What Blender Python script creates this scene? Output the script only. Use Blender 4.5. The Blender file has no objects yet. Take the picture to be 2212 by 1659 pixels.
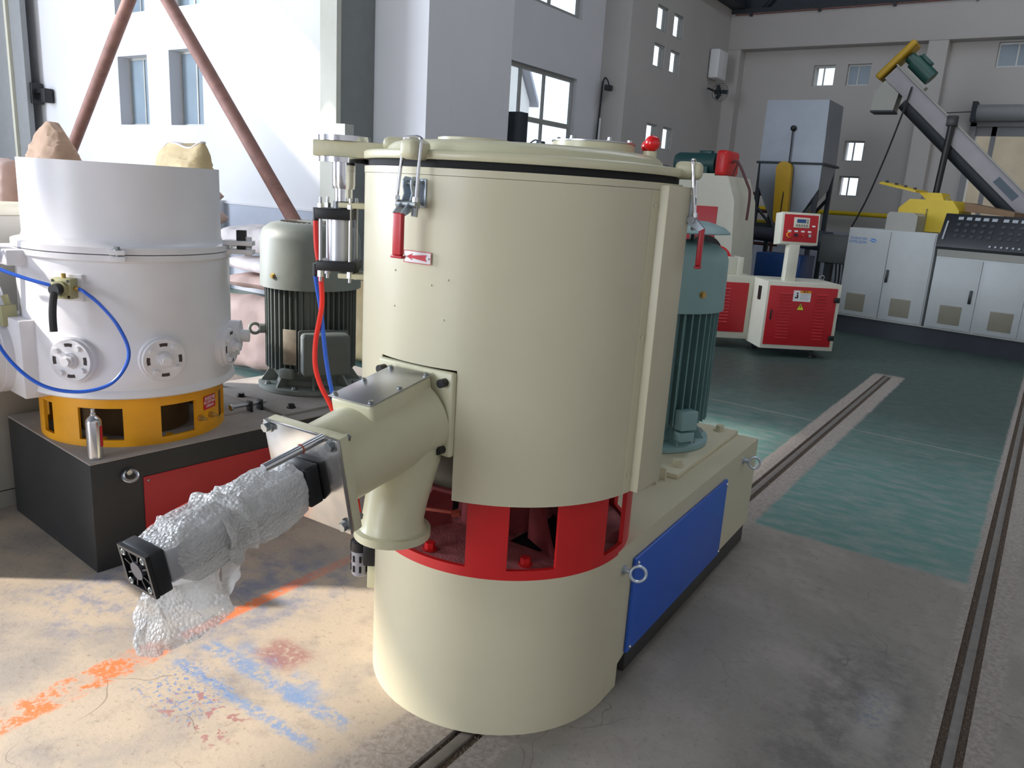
import bpy, bmesh, math, random
from mathutils import Vector, Matrix, noise
random.seed(7)
C = bpy.context.scene.collection
SC = bpy.context.scene
PI = math.pi
V = Vector

# ------------------------------------------------------------------ camera
cd = bpy.data.cameras.new('camera'); cam = bpy.data.objects.new('camera', cd); C.objects.link(cam)
cd.sensor_width = 36; cd.sensor_fit = 'HORIZONTAL'; cd.lens = 1682.974 / 2212 * 36
cd.clip_start = 0.05; cd.clip_end = 300
FW = V((-0.54319276, 0.80465895, -0.23971984)); RT = V((0.8188033, 0.57084777, 0.06077817)); UP = V((-0.18574924, 0.16326914, 0.96893777))
m = Matrix((RT, UP, -FW)).transposed().to_4x4(); m.translation = V((1.46039411, -2.15706495, 1.69411137))
cam.matrix_world = m; SC.camera = cam
# ------------------------------------------------------------------ exposure
SC.view_settings.view_transform = 'Standard'; SC.view_settings.look = 'None'
SC.view_settings.gamma = 1; SC.view_settings.use_curve_mapping = False
SC.view_settings.exposure = 0.0
# ------------------------------------------------------------------ world, sun, gate daylight and added fill lamps
w = bpy.data.worlds.new('sky'); SC.world = w; w.use_nodes = True
bg = w.node_tree.nodes['Background']; bg.inputs[0].default_value = (0.78, 0.87, 1.0, 1); bg.inputs[1].default_value = 2.6
SUN = V((0.775, 0.60, -0.58)).normalized()
sl = bpy.data.lights.new('sun', 'SUN'); sun = bpy.data.objects.new('sun', sl); C.objects.link(sun)
sl.energy = 7.4; sl.color = (1.0, 0.92, 0.83); sl.angle = math.radians(1.2)
sun.rotation_euler = (-SUN).to_track_quat('Z', 'Y').to_euler(); sun.location = (-12, -12, 20)
def area(name, loc, direction, sx, sy, power, col):
    l = bpy.data.lights.new(name, 'AREA'); o = bpy.data.objects.new(name, l); C.objects.link(o)
    l.shape = 'RECTANGLE'; l.size = sx; l.size_y = sy; l.energy = power; l.color = col
    o.location = loc; o.rotation_euler = (-V(direction)).to_track_quat('Z', 'Y').to_euler(); return o
area('gate_daylight', (-16.6, -6.0, 3.6), (1, 0.0, 0), 6.6, 9.5, 4300, (0.80, 0.88, 1.0))
area('south_fill', (-4.5, -17.5, 3.4), (0.0, 1, 0), 6.0, 6.2, 1000, (0.85, 0.91, 1.0))  # fill lamp added to brighten the machine fronts from the south
area('hall_fill', (0.8, 7.0, 8.35), (0.1, 0.15, -1), 1.6, 10.0, 150, (0.85, 0.91, 1.0))  # fill lamp added under the roof for the deep end of the hall

# ------------------------------------------------------------------ materials
def lin(c):
    return tuple(((x/255)/12.92 if x/255 <= .04045 else ((x/255+.055)/1.055)**2.4) for x in c)
def mat(name, col, rough=.5, metal=0, var=.06, vs=6, bump=0, bs=60, spec=.5, coat=0, alpha=1, trans=0, dirt=None, ds=5, dth=.6):
    M = bpy.data.materials.new(name); M.use_nodes = True; N = M.node_tree.nodes; L = M.node_tree.links
    b = N['Principled BSDF']; c = lin(col)
    b.inputs['Roughness'].default_value = rough; b.inputs['Metallic'].default_value = metal
    b.inputs['Specular IOR Level'].default_value = spec; b.inputs['Coat Weight'].default_value = coat
    b.inputs['Alpha'].default_value = alpha; b.inputs['Transmission Weight'].default_value = trans
    tc = N.new('ShaderNodeTexCoord'); n = N.new('ShaderNodeTexNoise'); n.inputs['Scale'].default_value = vs; n.inputs['Detail'].default_value = 5
    L.new(tc.outputs['Object'], n.inputs['Vector'])
    r = N.new('ShaderNodeMapRange'); r.inputs[1].default_value = .3; r.inputs[2].default_value = .7; r.inputs[3].default_value = 1-var; r.inputs[4].default_value = 1+var
    L.new(n.outputs[0], r.inputs[0])
    mx = N.new('ShaderNodeVectorMath'); mx.operation = 'SCALE'; mx.inputs[0].default_value = c; L.new(r.outputs[0], mx.inputs['Scale'])
    out = mx.outputs[0]
    if dirt:
        n2 = N.new('ShaderNodeTexNoise'); n2.inputs['Scale'].default_value = ds; n2.inputs['Detail'].default_value = 8; n2.inputs['Roughness'].default_value = .7
        L.new(tc.outputs['Object'], n2.inputs['Vector'])
        r2 = N.new('ShaderNodeMapRange'); r2.inputs[1].default_value = dth; r2.inputs[2].default_value = dth+.15; L.new(n2.outputs[0], r2.inputs[0])
        mm = N.new('ShaderNodeMix'); mm.data_type = 'RGBA'; L.new(r2.outputs[0], mm.inputs[0]); L.new(out, mm.inputs[6]); mm.inputs[7].default_value = (*lin(dirt), 1)
        out = mm.outputs[2]
    L.new(out, b.inputs['Base Color'])
    if bump:
        n3 = N.new('ShaderNodeTexNoise'); n3.inputs['Scale'].default_value = bs; n3.inputs['Detail'].default_value = 4
        L.new(tc.outputs['Object'], n3.inputs['Vector'])
        bp = N.new('ShaderNodeBump'); bp.inputs['Strength'].default_value = bump; bp.inputs['Distance'].default_value = .01
        L.new(n3.outputs[0], bp.inputs['Height']); L.new(bp.outputs[0], b.inputs['Normal'])
    return M
IV = mat('ivory_paint', (203, 196, 168), .38, var=.02, spec=.5)
IVC = mat('ivory_castings', (205, 200, 168), .33, var=.03, bump=.12, bs=25)
RED = mat('red_paint', (200, 30, 32), .4, var=.06)
REDD = mat('dusty_red', (176, 104, 104), .85, var=.25, vs=25, bump=.4, bs=150)
REDDK = mat('dusty_red_dark', (132, 52, 54), .8, var=.25, vs=14)
BLUE = mat('blue_panel', (42, 92, 190), .45, var=.04)
BLK = mat('black_plastic', (22, 23, 26), .4, var=.1)
BLKP = mat('black_paint', (35, 36, 38), .5, var=.15, dirt=(92, 88, 82), ds=9, dth=.62)
PLN = mat('plinth_dark', (58, 57, 54), .6, var=.15)
RUB = mat('black_rubber', (18, 18, 18), .8, var=.1)
HOLE = mat('dark_interior', (10, 9, 9), .9)
STEEL = mat('brushed_steel', (176, 176, 178), .33, 1, var=.08, vs=9)
STMIR = mat('polished_steel', (190, 188, 186), .16, 1, var=.1, vs=14, dirt=(120, 112, 108), ds=11, dth=.6)
CHR = mat('chrome', (215, 215, 218), .12, 1, var=.02)
ZINC = mat('zinc_plate', (190, 200, 210), .34, .65, var=.1, vs=20)
BOLT = mat('galvanised_bolt', (165, 170, 170), .35, 1, var=.1, vs=30)
ALU = mat('aluminium_barrel', (196, 197, 202), .38, .9, var=.04)
GRIP = mat('red_grip', (186, 22, 34), .35, var=.04, spec=.6)
BALL = mat('red_ball', (214, 18, 24), .2, var=.02, spec=.6)
GRN = mat('teal_motor_paint', (130, 162, 162), .5, var=.06)
GRNF = mat('teal_fin_paint', (104, 138, 138), .5, var=.1)
GREY = mat('grey_motor_paint', (128, 134, 128), .5, var=.08, dirt=(170, 158, 145), ds=6, dth=.66)
GREYF = mat('grey_fin_paint', (96, 102, 98), .55, var=.12)
WHM = mat('white_machine_paint', (224, 223, 228), .34, var=.03, dirt=(170, 162, 158), ds=3, dth=.68)
YEL = mat('yellow_paint', (226, 158, 14), .42, var=.08, dirt=(128, 96, 40), ds=14, dth=.68)
YELG = mat('yellow_guard', (205, 176, 20), .45, var=.05)
DUST = mat('dusty_grey_top', (150, 143, 137), .85, var=.12, bump=.2)
DKRED = mat('dark_red_panel', (168, 34, 38), .5, var=.05)
HRED = mat('red_hose', (232, 34, 20), .3, spec=.6)
HBLU = mat('blue_hose', (30, 92, 205), .3, spec=.6)
WHITE = mat('white_label', (228, 228, 228), .5, var=.02)
PRED = mat('print_red', (196, 28, 48), .5)
PBLU = mat('print_blue', (60, 118, 190), .5)
PBLK = mat('print_black', (30, 30, 45), .5)
PYEL = mat('print_yellow', (222, 216, 50), .5)
PORG = mat('print_orange', (222, 150, 40), .5)
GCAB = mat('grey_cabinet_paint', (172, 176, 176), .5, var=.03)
GCAB2 = mat('grey_cabinet_darker_tone', (150, 150, 142), .5, var=.03)  # second cabinet grey, a little darker and warmer
GRILLE = mat('grille_grey', (126, 122, 106), .6)
CREAM = mat('cream_paint', (205, 203, 186), .5, var=.03)
RPAN = mat('red_cabinet_panel', (176, 22, 32), .45, var=.04)
CON = mat('console_black', (26, 29, 34), .4)
CONB = mat('console_buttons', (150, 155, 160), .5)
BARR = mat('dark_barrel', (48, 52, 62), .45, var=.15)
DBLU = mat('dark_blue_paint', (18, 62, 120), .5, var=.1)
HOPS = mat('galvanised_sheet', (128, 134, 142), .4, .5, var=.08, vs=3)
WALLM = mat('wall_paint', (214, 214, 218), .8, var=.025, vs=1.2, bump=.05, bs=30, dirt=(196, 192, 190), ds=2.5, dth=.66)
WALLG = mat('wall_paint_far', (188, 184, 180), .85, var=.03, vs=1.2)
DADO = mat('grey_dado_paint', (172, 178, 192), .75, var=.03)
DARKW = mat('upper_dark_cladding', (62, 68, 76), .8, var=.06)
STEELD = mat('dark_steel', (40, 46, 52), .6, var=.1)
COLM = mat('column_paint', (188, 188, 176), .6, var=.03)
COLD = mat('column_shaded_paint', (122, 126, 124), .7, var=.05)  # darker copy of the column paint, shade of the unlit side put into colour
RUST = mat('rusty_pipe', (142, 104, 94), .7, var=.2, vs=9, dirt=(96, 64, 56), ds=6)
GATE = mat('gate_sheet', (140, 142, 144), .6, var=.04)
FRAME = mat('window_frame_aluminium', (176, 176, 172), .45, .4)
SACKB = mat('brown_paper', (176, 146, 122), .8, var=.1, bump=.5, bs=14)
SACKW = mat('woven_white_sack', (214, 206, 206), .65, var=.06, bump=.5, bs=18)
SACKP = mat('pinkish_sack', (206, 178, 168), .7, var=.1, bump=.5, bs=10, dirt=(176, 150, 120), ds=4)
SACKT = mat('tan_sack', (206, 184, 140), .7, var=.1, bump=.5, bs=14)
WOOD = mat('pallet_wood', (150, 120, 90), .8, var=.15)
OUTW = mat('outside_render', (225, 222, 218), .9, var=.04)
OUTB = mat('outside_brick_paint', (186, 172, 148), .9, var=.12, vs=2, dirt=(150, 140, 130), ds=2.2)
ROOFB = mat('outside_roof', (170, 172, 185), .8)
NAMEP = mat('motor_nameplate', (176, 166, 150), .4, .5, var=.12, vs=40)
GLASSD = mat('clear_tube', (200, 205, 215), .15, .3, var=.05)
BRASS = mat('brass_fitting', (190, 160, 96), .35, .8)
OLIVE = mat('cast_valve_olive', (168, 166, 128), .5, .3)
FILT = mat('filter_bowl_guard', (150, 150, 160), .4, .3)
def glass(name, col, rough=.05, mixf=.82):
    M = bpy.data.materials.new(name); M.use_nodes = True; N = M.node_tree.nodes; L = M.node_tree.links
    N.remove(N['Principled BSDF']); o = N['Material Output']
    t = N.new('ShaderNodeBsdfTransparent'); g = N.new('ShaderNodeBsdfGlossy'); g.inputs['Roughness'].default_value = rough; t.inputs[0].default_value = (*col, 1)
    x = N.new('ShaderNodeMixShader'); x.inputs[0].default_value = 1-mixf; L.new(t.outputs[0], x.inputs[1]); L.new(g.outputs[0], x.inputs[2]); L.new(x.outputs[0], o.inputs[0]); return M
GLASS = glass('window_glass', (.93, .96, .97))
def frosted(name, col):
    M = bpy.data.materials.new(name); M.use_nodes = True; N = M.node_tree.nodes; L = M.node_tree.links
    b = N['Principled BSDF']; b.inputs['Base Color'].default_value = (*lin(col), 1); b.inputs['Roughness'].default_value = .25
    return M
GLASSB = mat('dusty_blue_glass', (138, 154, 166), .18, var=.08, vs=2, spec=.7)
def wrapmat(name, transp, bub):
    M = bpy.data.materials.new(name); M.use_nodes = True; N = M.node_tree.nodes; L = M.node_tree.links
    b = N['Principled BSDF']; b.inputs['Base Color'].default_value = (*lin((238, 236, 232)), 1); b.inputs['Roughness'].default_value = .22; b.inputs['Specular IOR Level'].default_value = .8
    o = N['Material Output']; t = N.new('ShaderNodeBsdfTransparent'); x = N.new('ShaderNodeMixShader'); x.inputs[0].default_value = 1-transp
    tl = N.new('ShaderNodeBsdfTranslucent'); tl.inputs[0].default_value = (.8, .79, .78, 1); x2 = N.new('ShaderNodeMixShader'); x2.inputs[0].default_value = .3
    L.new(b.outputs[0], x2.inputs[1]); L.new(tl.outputs[0], x2.inputs[2])
    L.new(t.outputs[0], x.inputs[1]); L.new(x2.outputs[0], x.inputs[2]); L.new(x.outputs[0], o.inputs[0])
    tc = N.new('ShaderNodeTexCoord')
    v = N.new('ShaderNodeTexVoronoi'); v.inputs['Scale'].default_value = bub; v.feature = 'F1'; L.new(tc.outputs['Object'], v.inputs['Vector'])
    n = N.new('ShaderNodeTexNoise'); n.inputs['Scale'].default_value = 22; n.inputs['Detail'].default_value = 6; L.new(tc.outputs['Object'], n.inputs['Vector'])
    a = N.new('ShaderNodeMath'); a.operation = 'MULTIPLY_ADD'; a.inputs[1].default_value = -1.1; L.new(v.outputs['Distance'], a.inputs[0]); L.new(n.outputs[0], a.inputs[2])
    bp = N.new('ShaderNodeBump'); bp.inputs['Strength'].default_value = .8; bp.inputs['Distance'].default_value = .006; L.new(a.outputs[0], bp.inputs['Height']); L.new(bp.outputs[0], b.inputs['Normal'])
    return M
WRAP = wrapmat('bubble_film', .06, 115); WRAPT = wrapmat('thin_film', .22, 115)

# ------------------------------------------------------------------ mesh builder
class MB:
    def __init__(s, M=None): s.bm = bmesh.new(); s.M = M or Matrix()
    def v(s, p): return s.bm.verts.new(s.M @ V(p))
    def f(s, vs):
        try: return s.bm.faces.new(vs)
        except ValueError: return None
    def box(s, x0, x1, y0, y1, z0, z1, bev=0, seg=2):
        vs = [s.v(p) for p in ((x0,y0,z0),(x1,y0,z0),(x1,y1,z0),(x0,y1,z0),(x0,y0,z1),(x1,y0,z1),(x1,y1,z1),(x0,y1,z1))]
        fs = [s.f([vs[i] for i in q]) for q in ((3,2,1,0),(4,5,6,7),(0,1,5,4),(1,2,6,5),(2,3,7,6),(3,0,4,7))]
        if bev:
            es = {e for f in fs for e in f.edges}
            bmesh.ops.bevel(s.bm, geom=list(es), offset=bev, segments=seg, affect='EDGES', profile=.5)
        return s
    def prism(s, poly, z0, z1, hole=None):
        a = [s.v((x, y, z0)) for x, y in poly]; b = [s.v((x, y, z1)) for x, y in poly]; n = len(a)
        for i in range(n): s.f([a[i], a[(i+1)%n], b[(i+1)%n], b[i]])
        s.f(a[::-1]); s.f(b); return s
    def loft(s, rings, closed=True, caps=True):
        R = [[s.v(p) for p in r] for r in rings]; n = len(R[0])
        for a, b in zip(R, R[1:]):
            for i in range(n if closed else n-1): s.f([a[i], a[(i+1)%n], b[(i+1)%n], b[i]])
        if caps and closed: s.f(R[0][::-1]); s.f(R[-1])
        return s
    def cyl(s, p0, p1, r0, r1=None, seg=20, caps=True):
        p0 = V(p0); p1 = V(p1); r1 = r0 if r1 is None else r1; d = (p1-p0).normalized()
        a = d.orthogonal().normalized(); b = d.cross(a)
        rr = [[p+ (a*math.cos(t)+b*math.sin(t))*r for t in [2*PI*i/seg for i in range(seg)]] for p, r in ((p0, r0), (p1, r1))]
        return s.loft(rr, True, caps)
    def tube(s, pts, r, seg=8, smooth=0):
        P = [V(p) for p in pts]
        if smooth: P = spline(P, smooth)
        rr = []; a = None
        for i, p in enumerate(P):
            d = (P[min(i+1, len(P)-1)]-P[max(i-1, 0)]).normalized()
            if a is None: a = d.orthogonal().normalized()
            a = (a-d*a.dot(d)).normalized(); b = d.cross(a)
            rr.append([p+(a*math.cos(t)+b*math.sin(t))*r for t in [2*PI*k/seg for k in range(seg)]])
        return s.loft(rr)
    def lathe(s, prof, seg=48, c=(0, 0, 0), a0=0, a1=360):
        full = abs(a1-a0) >= 360; n = seg if full else seg+1
        cols = []
        for i in range(n):
            t = math.radians(a0+(a1-a0)*i/seg)
            cols.append([s.v((c[0]+r*math.cos(t), c[1]+r*math.sin(t), c[2]+z)) if r > 1e-6 else None for r, z in prof])
        cen = [s.v((c[0], c[1], c[2]+z)) if r <= 1e-6 else None for r, z in prof]
        for i in range(n if full else n-1):
            A = cols[i]; B = cols[(i+1)%n]
            for k in range(len(prof)-1):
                q = [A[k] or cen[k], B[k] or cen[k], B[k+1] or cen[k+1], A[k+1] or cen[k+1]]
                u = []
                for x in q:
                    if x not in u: u.append(x)
                if len(u) > 2: s.f(u)
        return s
    def sphere(s, c, r, seg=20, sz=1):
        pr = [(r*math.sin(PI*i/10), -r*sz*math.cos(PI*i/10)) for i in range(11)]; pr[0] = (0, -r*sz); pr[-1] = (0, r*sz)
        return s.lathe(pr, seg, c)
    def torus(s, c, n, R, r, seg=24, k=8, a0=0, a1=2*PI):
        c = V(c); n = V(n).normalized(); a = n.orthogonal().normalized() if abs(n.z) > .9 or True else n; b = n.cross(a); full = abs(a1-a0-2*PI) < 1e-6
        rr = []
        for i in range(seg+ (0 if full else 1)):
            t = a0+(a1-a0)*i/seg; d = a*math.cos(t)+b*math.sin(t)
            rr.append([s.v(c+d*(R+r*math.cos(q))+n*r*math.sin(q)) for q in [2*PI*j/k for j in range(k)]])
        m = len(rr)
        for i in range(m if full else m-1):
            A, B = rr[i], rr[(i+1)%m]
            for j in range(k): s.f([A[j], A[(j+1)%k], B[(j+1)%k], B[j]])
        return s
    def hex(s, p, d, r, h, washer=True, shaft=0):
        p = V(p); d = V(d).normalized()
        if washer: s.cyl(p, p+d*h*.25, r*1.35, seg=14)
        s.cyl(p+d*h*.25*(1 if washer else 0), p+d*h, r, seg=6)
        if shaft: s.cyl(p+d*h, p+d*(h+shaft), r*.5, seg=10)
        return s
    def build(s, name, material, parent=None, sharp=35, loc=None):
        bmesh.ops.remove_doubles(s.bm, verts=s.bm.verts[:], dist=1e-6)
        bmesh.ops.recalc_face_normals(s.bm, faces=s.bm.faces[:])
        me = bpy.data.meshes.new(name); s.bm.to_mesh(me); s.bm.free()
        me.materials.append(material)
        me.polygons.foreach_set('use_smooth', [True]*len(me.polygons)); me.set_sharp_from_angle(angle=math.radians(sharp))
        o = bpy.data.objects.new(name, me); C.objects.link(o)
        if parent: o.parent = parent
        if loc: o.location = loc
        return o
def spline(P, n):
    out = []
    for i in range(len(P)-1):
        p0 = P[max(i-1, 0)]; p1 = P[i]; p2 = P[i+1]; p3 = P[min(i+2, len(P)-1)]
        for k in range(n):
            t = k/n
            out.append(.5*((2*p1)+(p2-p0)*t+(2*p0-5*p1+4*p2-p3)*t*t+(3*p1-p0-3*p2+p3)*t**3))
    return out+[P[-1]]
def frame(o, x, y, z):
    m = Matrix((V(x).normalized(), V(y).normalized(), V(z).normalized())).transposed().to_4x4(); m.translation = V(o); return m
def pol(r, deg, z=0): t = math.radians(deg); return V((r*math.cos(t), r*math.sin(t), z))
def radial(deg, r=0, z=0, c=(0, 0)):      # frame on a drum: x to the right as seen from outside, -y outward, z up
    t = math.radians(deg); o = V((math.cos(t), math.sin(t), 0)); return frame(V((c[0], c[1], z))+o*r, (-o).cross(V((0, 0, 1))), -o, (0, 0, 1))
def tag(o, label=None, cat=None, group=None, kind=None):
    if label: o['label'] = label
    if cat: o['category'] = cat
    if group: o['group'] = group
    if kind: o['kind'] = kind
    return o
def thing(name, label, cat, loc=(0, 0, 0), rz=0, group=None):
    o = bpy.data.objects.new(name, None); o.empty_display_size = .1; C.objects.link(o); o.location = loc; o.rotation_euler = (0, 0, rz)
    return tag(o, label, cat, group)
def struct(name, mb, material, parent=None, label=None):
    o = mb.build(name, material, parent)
    if not parent: o['kind'] = 'structure'
    if label: o['label'] = label
    return o
def text(s, size, M, material, parent, name='lettering', ext=.0006):
    cu = bpy.data.curves.new('t', 'FONT'); cu.body = s; cu.size = size; cu.extrude = ext; cu.align_x = 'CENTER'; cu.align_y = 'CENTER'
    t = bpy.data.objects.new('t', cu); C.objects.link(t); bpy.context.view_layer.update()
    me = bpy.data.meshes.new_from_object(t); bpy.data.objects.remove(t)
    me.transform(M); me.materials.clear(); me.materials.append(material)
    o = bpy.data.objects.new(name, me); C.objects.link(o); o.parent = parent; return o
XZ = Matrix.Rotation(PI/2, 4, 'X')         # text plane upright, facing -Y

# ------------------------------------------------------------------ floor material (paint, bare strips, stains, and far dimness painted in)
def floor_mat():
    M = bpy.data.materials.new('painted_concrete'); M.use_nodes = True; N = M.node_tree.nodes; L = M.node_tree.links; b = N['Principled BSDF']
    g = N.new('ShaderNodeNewGeometry'); sp = N.new('ShaderNodeSeparateXYZ'); L.new(g.outputs['Position'], sp.inputs[0]); X, Y = sp.outputs[0], sp.outputs[1]
    def mth(op, a, b_=None, c=None, cl=False):
        n = N.new('ShaderNodeMath'); n.operation = op; n.use_clamp = cl
        for i, q in enumerate((a, b_, c)):
            if q is None: continue
            if isinstance(q, (int, float)): n.inputs[i].default_value = q
            else: L.new(q, n.inputs[i])
        return n.outputs[0]
    def nz(s, d=5, r=.6, stretch=None):
        n = N.new('ShaderNodeTexNoise'); n.inputs['Scale'].default_value = s; n.inputs['Detail'].default_value = d; n.inputs['Roughness'].default_value = r
        if stretch:
            mp = N.new('ShaderNodeMapping'); mp.inputs['Scale'].default_value = stretch; L.new(g.outputs['Position'], mp.inputs[0]); L.new(mp.outputs[0], n.inputs['Vector'])
        else: L.new(g.outputs['Position'], n.inputs['Vector'])
        return n.outputs[0]
    def ss(v, a, b_):
        n = N.new('ShaderNodeMapRange'); n.interpolation_type = 'SMOOTHSTEP'; L.new(v, n.inputs[0]); n.inputs[1].default_value = a; n.inputs[2].default_value = b_; return n.outputs[0]
    def band(v, a, b_, s=.02): return mth('MULTIPLY', ss(v, a-s, a+s), ss(v, b_+s, b_-s))
    def mix(f, a, b_):
        n = N.new('ShaderNodeMix'); n.data_type = 'RGBA'; L.new(f, n.inputs[0])
        for i, q in ((6, a), (7, b_)):
            if isinstance(q, tuple): n.inputs[i].default_value = (*lin(q), 1)
            else: L.new(q, n.inputs[i])
        return n.outputs[2]
    def mul(*a):
        o = a[0]
        for q in a[1:]: o = mth('MULTIPLY', o, q)
        return o
    n1 = nz(2.2); n2 = nz(9, 8, .7); n3 = nz(45, 6, .7); n4 = nz(5, 6, .65, (1, 2.6, 1)); nw = nz(14, 4)
    Xw = mth('ADD', X, mth('MULTIPLY', mth('SUBTRACT', n2, .5), .05)); Yw = mth('ADD', Y, mth('MULTIPLY', mth('SUBTRACT', n2, .5), .06))
    Xf = mth('ADD', X, mth('MULTIPLY', mth('SUBTRACT', n3, .5), .03)); Yf = mth('ADD', Y, mth('MULTIPLY', mth('SUBTRACT', n3, .5), .03))
    col = mix(ss(X, -.4, .4), (188, 173, 154), (138, 132, 124))
    col = mix(ss(n1, .42, .66), col, (158, 150, 142))
    col = mix(mth('MULTIPLY', ss(n2, .5, .8), .55), col, (112, 104, 98))
    col = mix(mth('MULTIPLY', ss(n3, .54, .72), .42), col, (88, 74, 66))
    # teal floor paint beyond y = 1.94
    teal = mix(ss(n4, .35, .7), (84, 128, 120), (128, 140, 136)); teal = mix(mth('MULTIPLY', ss(n3, .56, .72), .35), teal, (140, 136, 130)); teal = mix(mth('MULTIPLY', ss(mth('ADD', Y, mth('MULTIPLY', n1, 1.2)), 3.2, 6.4), .85), teal, (50, 62, 56))  # last mix paints the dimness of the far floor into the teal
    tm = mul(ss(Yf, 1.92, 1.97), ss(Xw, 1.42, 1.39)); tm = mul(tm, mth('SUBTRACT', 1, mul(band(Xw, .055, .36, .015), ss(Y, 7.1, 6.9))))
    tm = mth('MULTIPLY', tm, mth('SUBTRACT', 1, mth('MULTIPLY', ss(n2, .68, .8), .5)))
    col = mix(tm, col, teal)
    # bare mortar strips beside the rails
    bare = mth('MAXIMUM', mth('MAXIMUM', mul(band(Xw, .06, .345, .01), ss(Y, 7.1, 6.9)), mul(band(Xw, -.03, .1, .01), ss(Y, .3, .1))), band(Xw, 1.395, 1.6, .012))
    col = mix(mth('MULTIPLY', bare, .85), col, mix(ss(n3, .35, .65), (132, 122, 114), (168, 158, 150)))
    # dark tyre-worn patches on the right
    dk = mul(band(Xw, .98, 1.36, .12), band(Yw, -.4, 1.05, .3), ss(n2, .34, .6)); col = mix(mth('MULTIPLY', dk, .55), col, (84, 80, 78))
    col = mix(mth('MULTIPLY', mul(band(Xw, 1.19, 1.3, .03), band(Yw, .35, .75, .1)), .6), col, (170, 164, 156))
    bl2 = mul(band(Xw, 1.17, 1.27, .04), band(Yw, .48, .72, .05), ss(n3, .45, .6)); col = mix(mth('MULTIPLY', bl2, .4), col, (60, 84, 130))
    # blue overspray round the orange line and the masked cross
    a1 = mul(band(Xw, -1.22, -.76, .10), band(Yw, -.72, .1, .16), ss(n2, .40, .62)); col = mix(mth('MULTIPLY', a1, .5), col, (104, 124, 160))
    a5 = mul(band(Xw, -1.75, -1.2, .12), band(Yw, -.95, -.45, .12), ss(n2, .44, .62)); col = mix(mth('MULTIPLY', a5, .5), col, (112, 126, 158))
    a2 = mul(band(Xw, -.86, -.13, .04), mth('MAXIMUM', band(Yw, -.662, -.600, .014), band(Yw, -.785, -.738, .014)), ss(n3, .40, .54), ss(n2, .30, .48)); col = mix(mth('MULTIPLY', a2, .72), col, (112, 144, 186))
    a3 = mul(band(Xw, -.82, -.52, .06), band(Yw, -.95, -.72, .05), ss(nz(60, 3), .54, .6)); col = mix(mth('MULTIPLY', a3, .8), col, (96, 128, 180))
    a4 = mul(band(Xw, -.75, -.3, .05), band(Yw, -.66, -.53, .03), ss(n2, .42, .6)); col = mix(mth('MULTIPLY', a4, .7), col, (120, 148, 188))
    # red-brown stain and spots
    r1 = mul(band(Xw, -.68, -.50, .04), band(Yw, -.57, -.43, .03), ss(n3, .36, .5)); col = mix(mth('MULTIPLY', r1, .7), col, (150, 98, 98))
    r2 = mul(band(Xw, -.66, -.36, .05), band(Yw, -.96, -.80, .03), ss(nz(26, 2), .57, .6)); col = mix(mth('MULTIPLY', r2, .8), col, (158, 108, 108))
    # orange line along the rails
    wd = mth('ADD', .028, mth('MULTIPLY', ss(Y, -.62, -.85), .038)); d = mth('ABSOLUTE', mth('ADD', Xf, .962))
    ol = mul(ss(mth('SUBTRACT', d, wd), .012, -.012), band(Yf, -1.75, .22, .12), ss(n3, mth and .36, .5), mth('SUBTRACT', 1, mth('MULTIPLY', ss(Y, -.7, -.9), mth('MULTIPLY', ss(n2, .46, .53), .92))))
    ol = mth('MULTIPLY', ol, mth('SUBTRACT', 1, mth('MULTIPLY', ss(Y, -.35, .1), .6)))
    ol = mth('MULTIPLY', ol, mth('SUBTRACT', 1, mth('MULTIPLY', band(Yf, -.74, -.66, .03), .85)))
    col = mix(ol, col, (226, 124, 76))
    # hairline joint across the hall
    jt = band(mth('ADD', Yf, mth('MULTIPLY', X, .04)), 4.425, 4.44, .006); col = mix(mth('MULTIPLY', jt, .6), col, (175, 168, 150))
    vo = N.new('ShaderNodeTexVoronoi'); vo.feature = 'DISTANCE_TO_EDGE'; vo.inputs['Scale'].default_value = 1.9
    va = N.new('ShaderNodeVectorMath'); va.operation = 'MULTIPLY_ADD'; cn = N.new('ShaderNodeTexNoise'); cn.inputs['Scale'].default_value = 2.2; cn.inputs['Detail'].default_value = 2
    L.new(g.outputs['Position'], cn.inputs['Vector']); L.new(cn.outputs['Color'], va.inputs[0]); va.inputs[1].default_value = (.9, .9, .9); L.new(g.outputs['Position'], va.inputs[2]); L.new(va.outputs[0], vo.inputs['Vector'])
    sc = mul(ss(vo.outputs['Distance'], .0055, .001), ss(nz(3.1, 2), .5, .6)); col = mix(mth('MULTIPLY', sc, .45), col, (70, 62, 58))
    sp_ = ss(nz(170, 2), .70, .74); col = mix(mth('MULTIPLY', sp_, .5), col, (205, 200, 190))
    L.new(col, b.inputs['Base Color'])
    rg = mth('ADD', mth('MULTIPLY', n2, .35), .32); L.new(rg, b.inputs['Roughness']); b.inputs['Specular IOR Level'].default_value = .35
    bp = N.new('ShaderNodeBump'); bp.inputs['Strength'].default_value = .25; bp.inputs['Distance'].default_value = .004
    L.new(mth('ADD', n3, mth('MULTIPLY', nz(150, 4, .7), mth('ADD', mth('MULTIPLY', bare, 1.6), .3))), bp.inputs['Height']); L.new(bp.outputs[0], b.inputs['Normal'])
    return M
FLOOR = floor_mat()
GROOVE = mat('groove_dirt', (112, 96, 82), .95, var=.5, vs=120, bump=1, bs=260)
RAILM = mat('worn_rail', (126, 120, 114), .5, .3, var=.15, vs=20)

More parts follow.
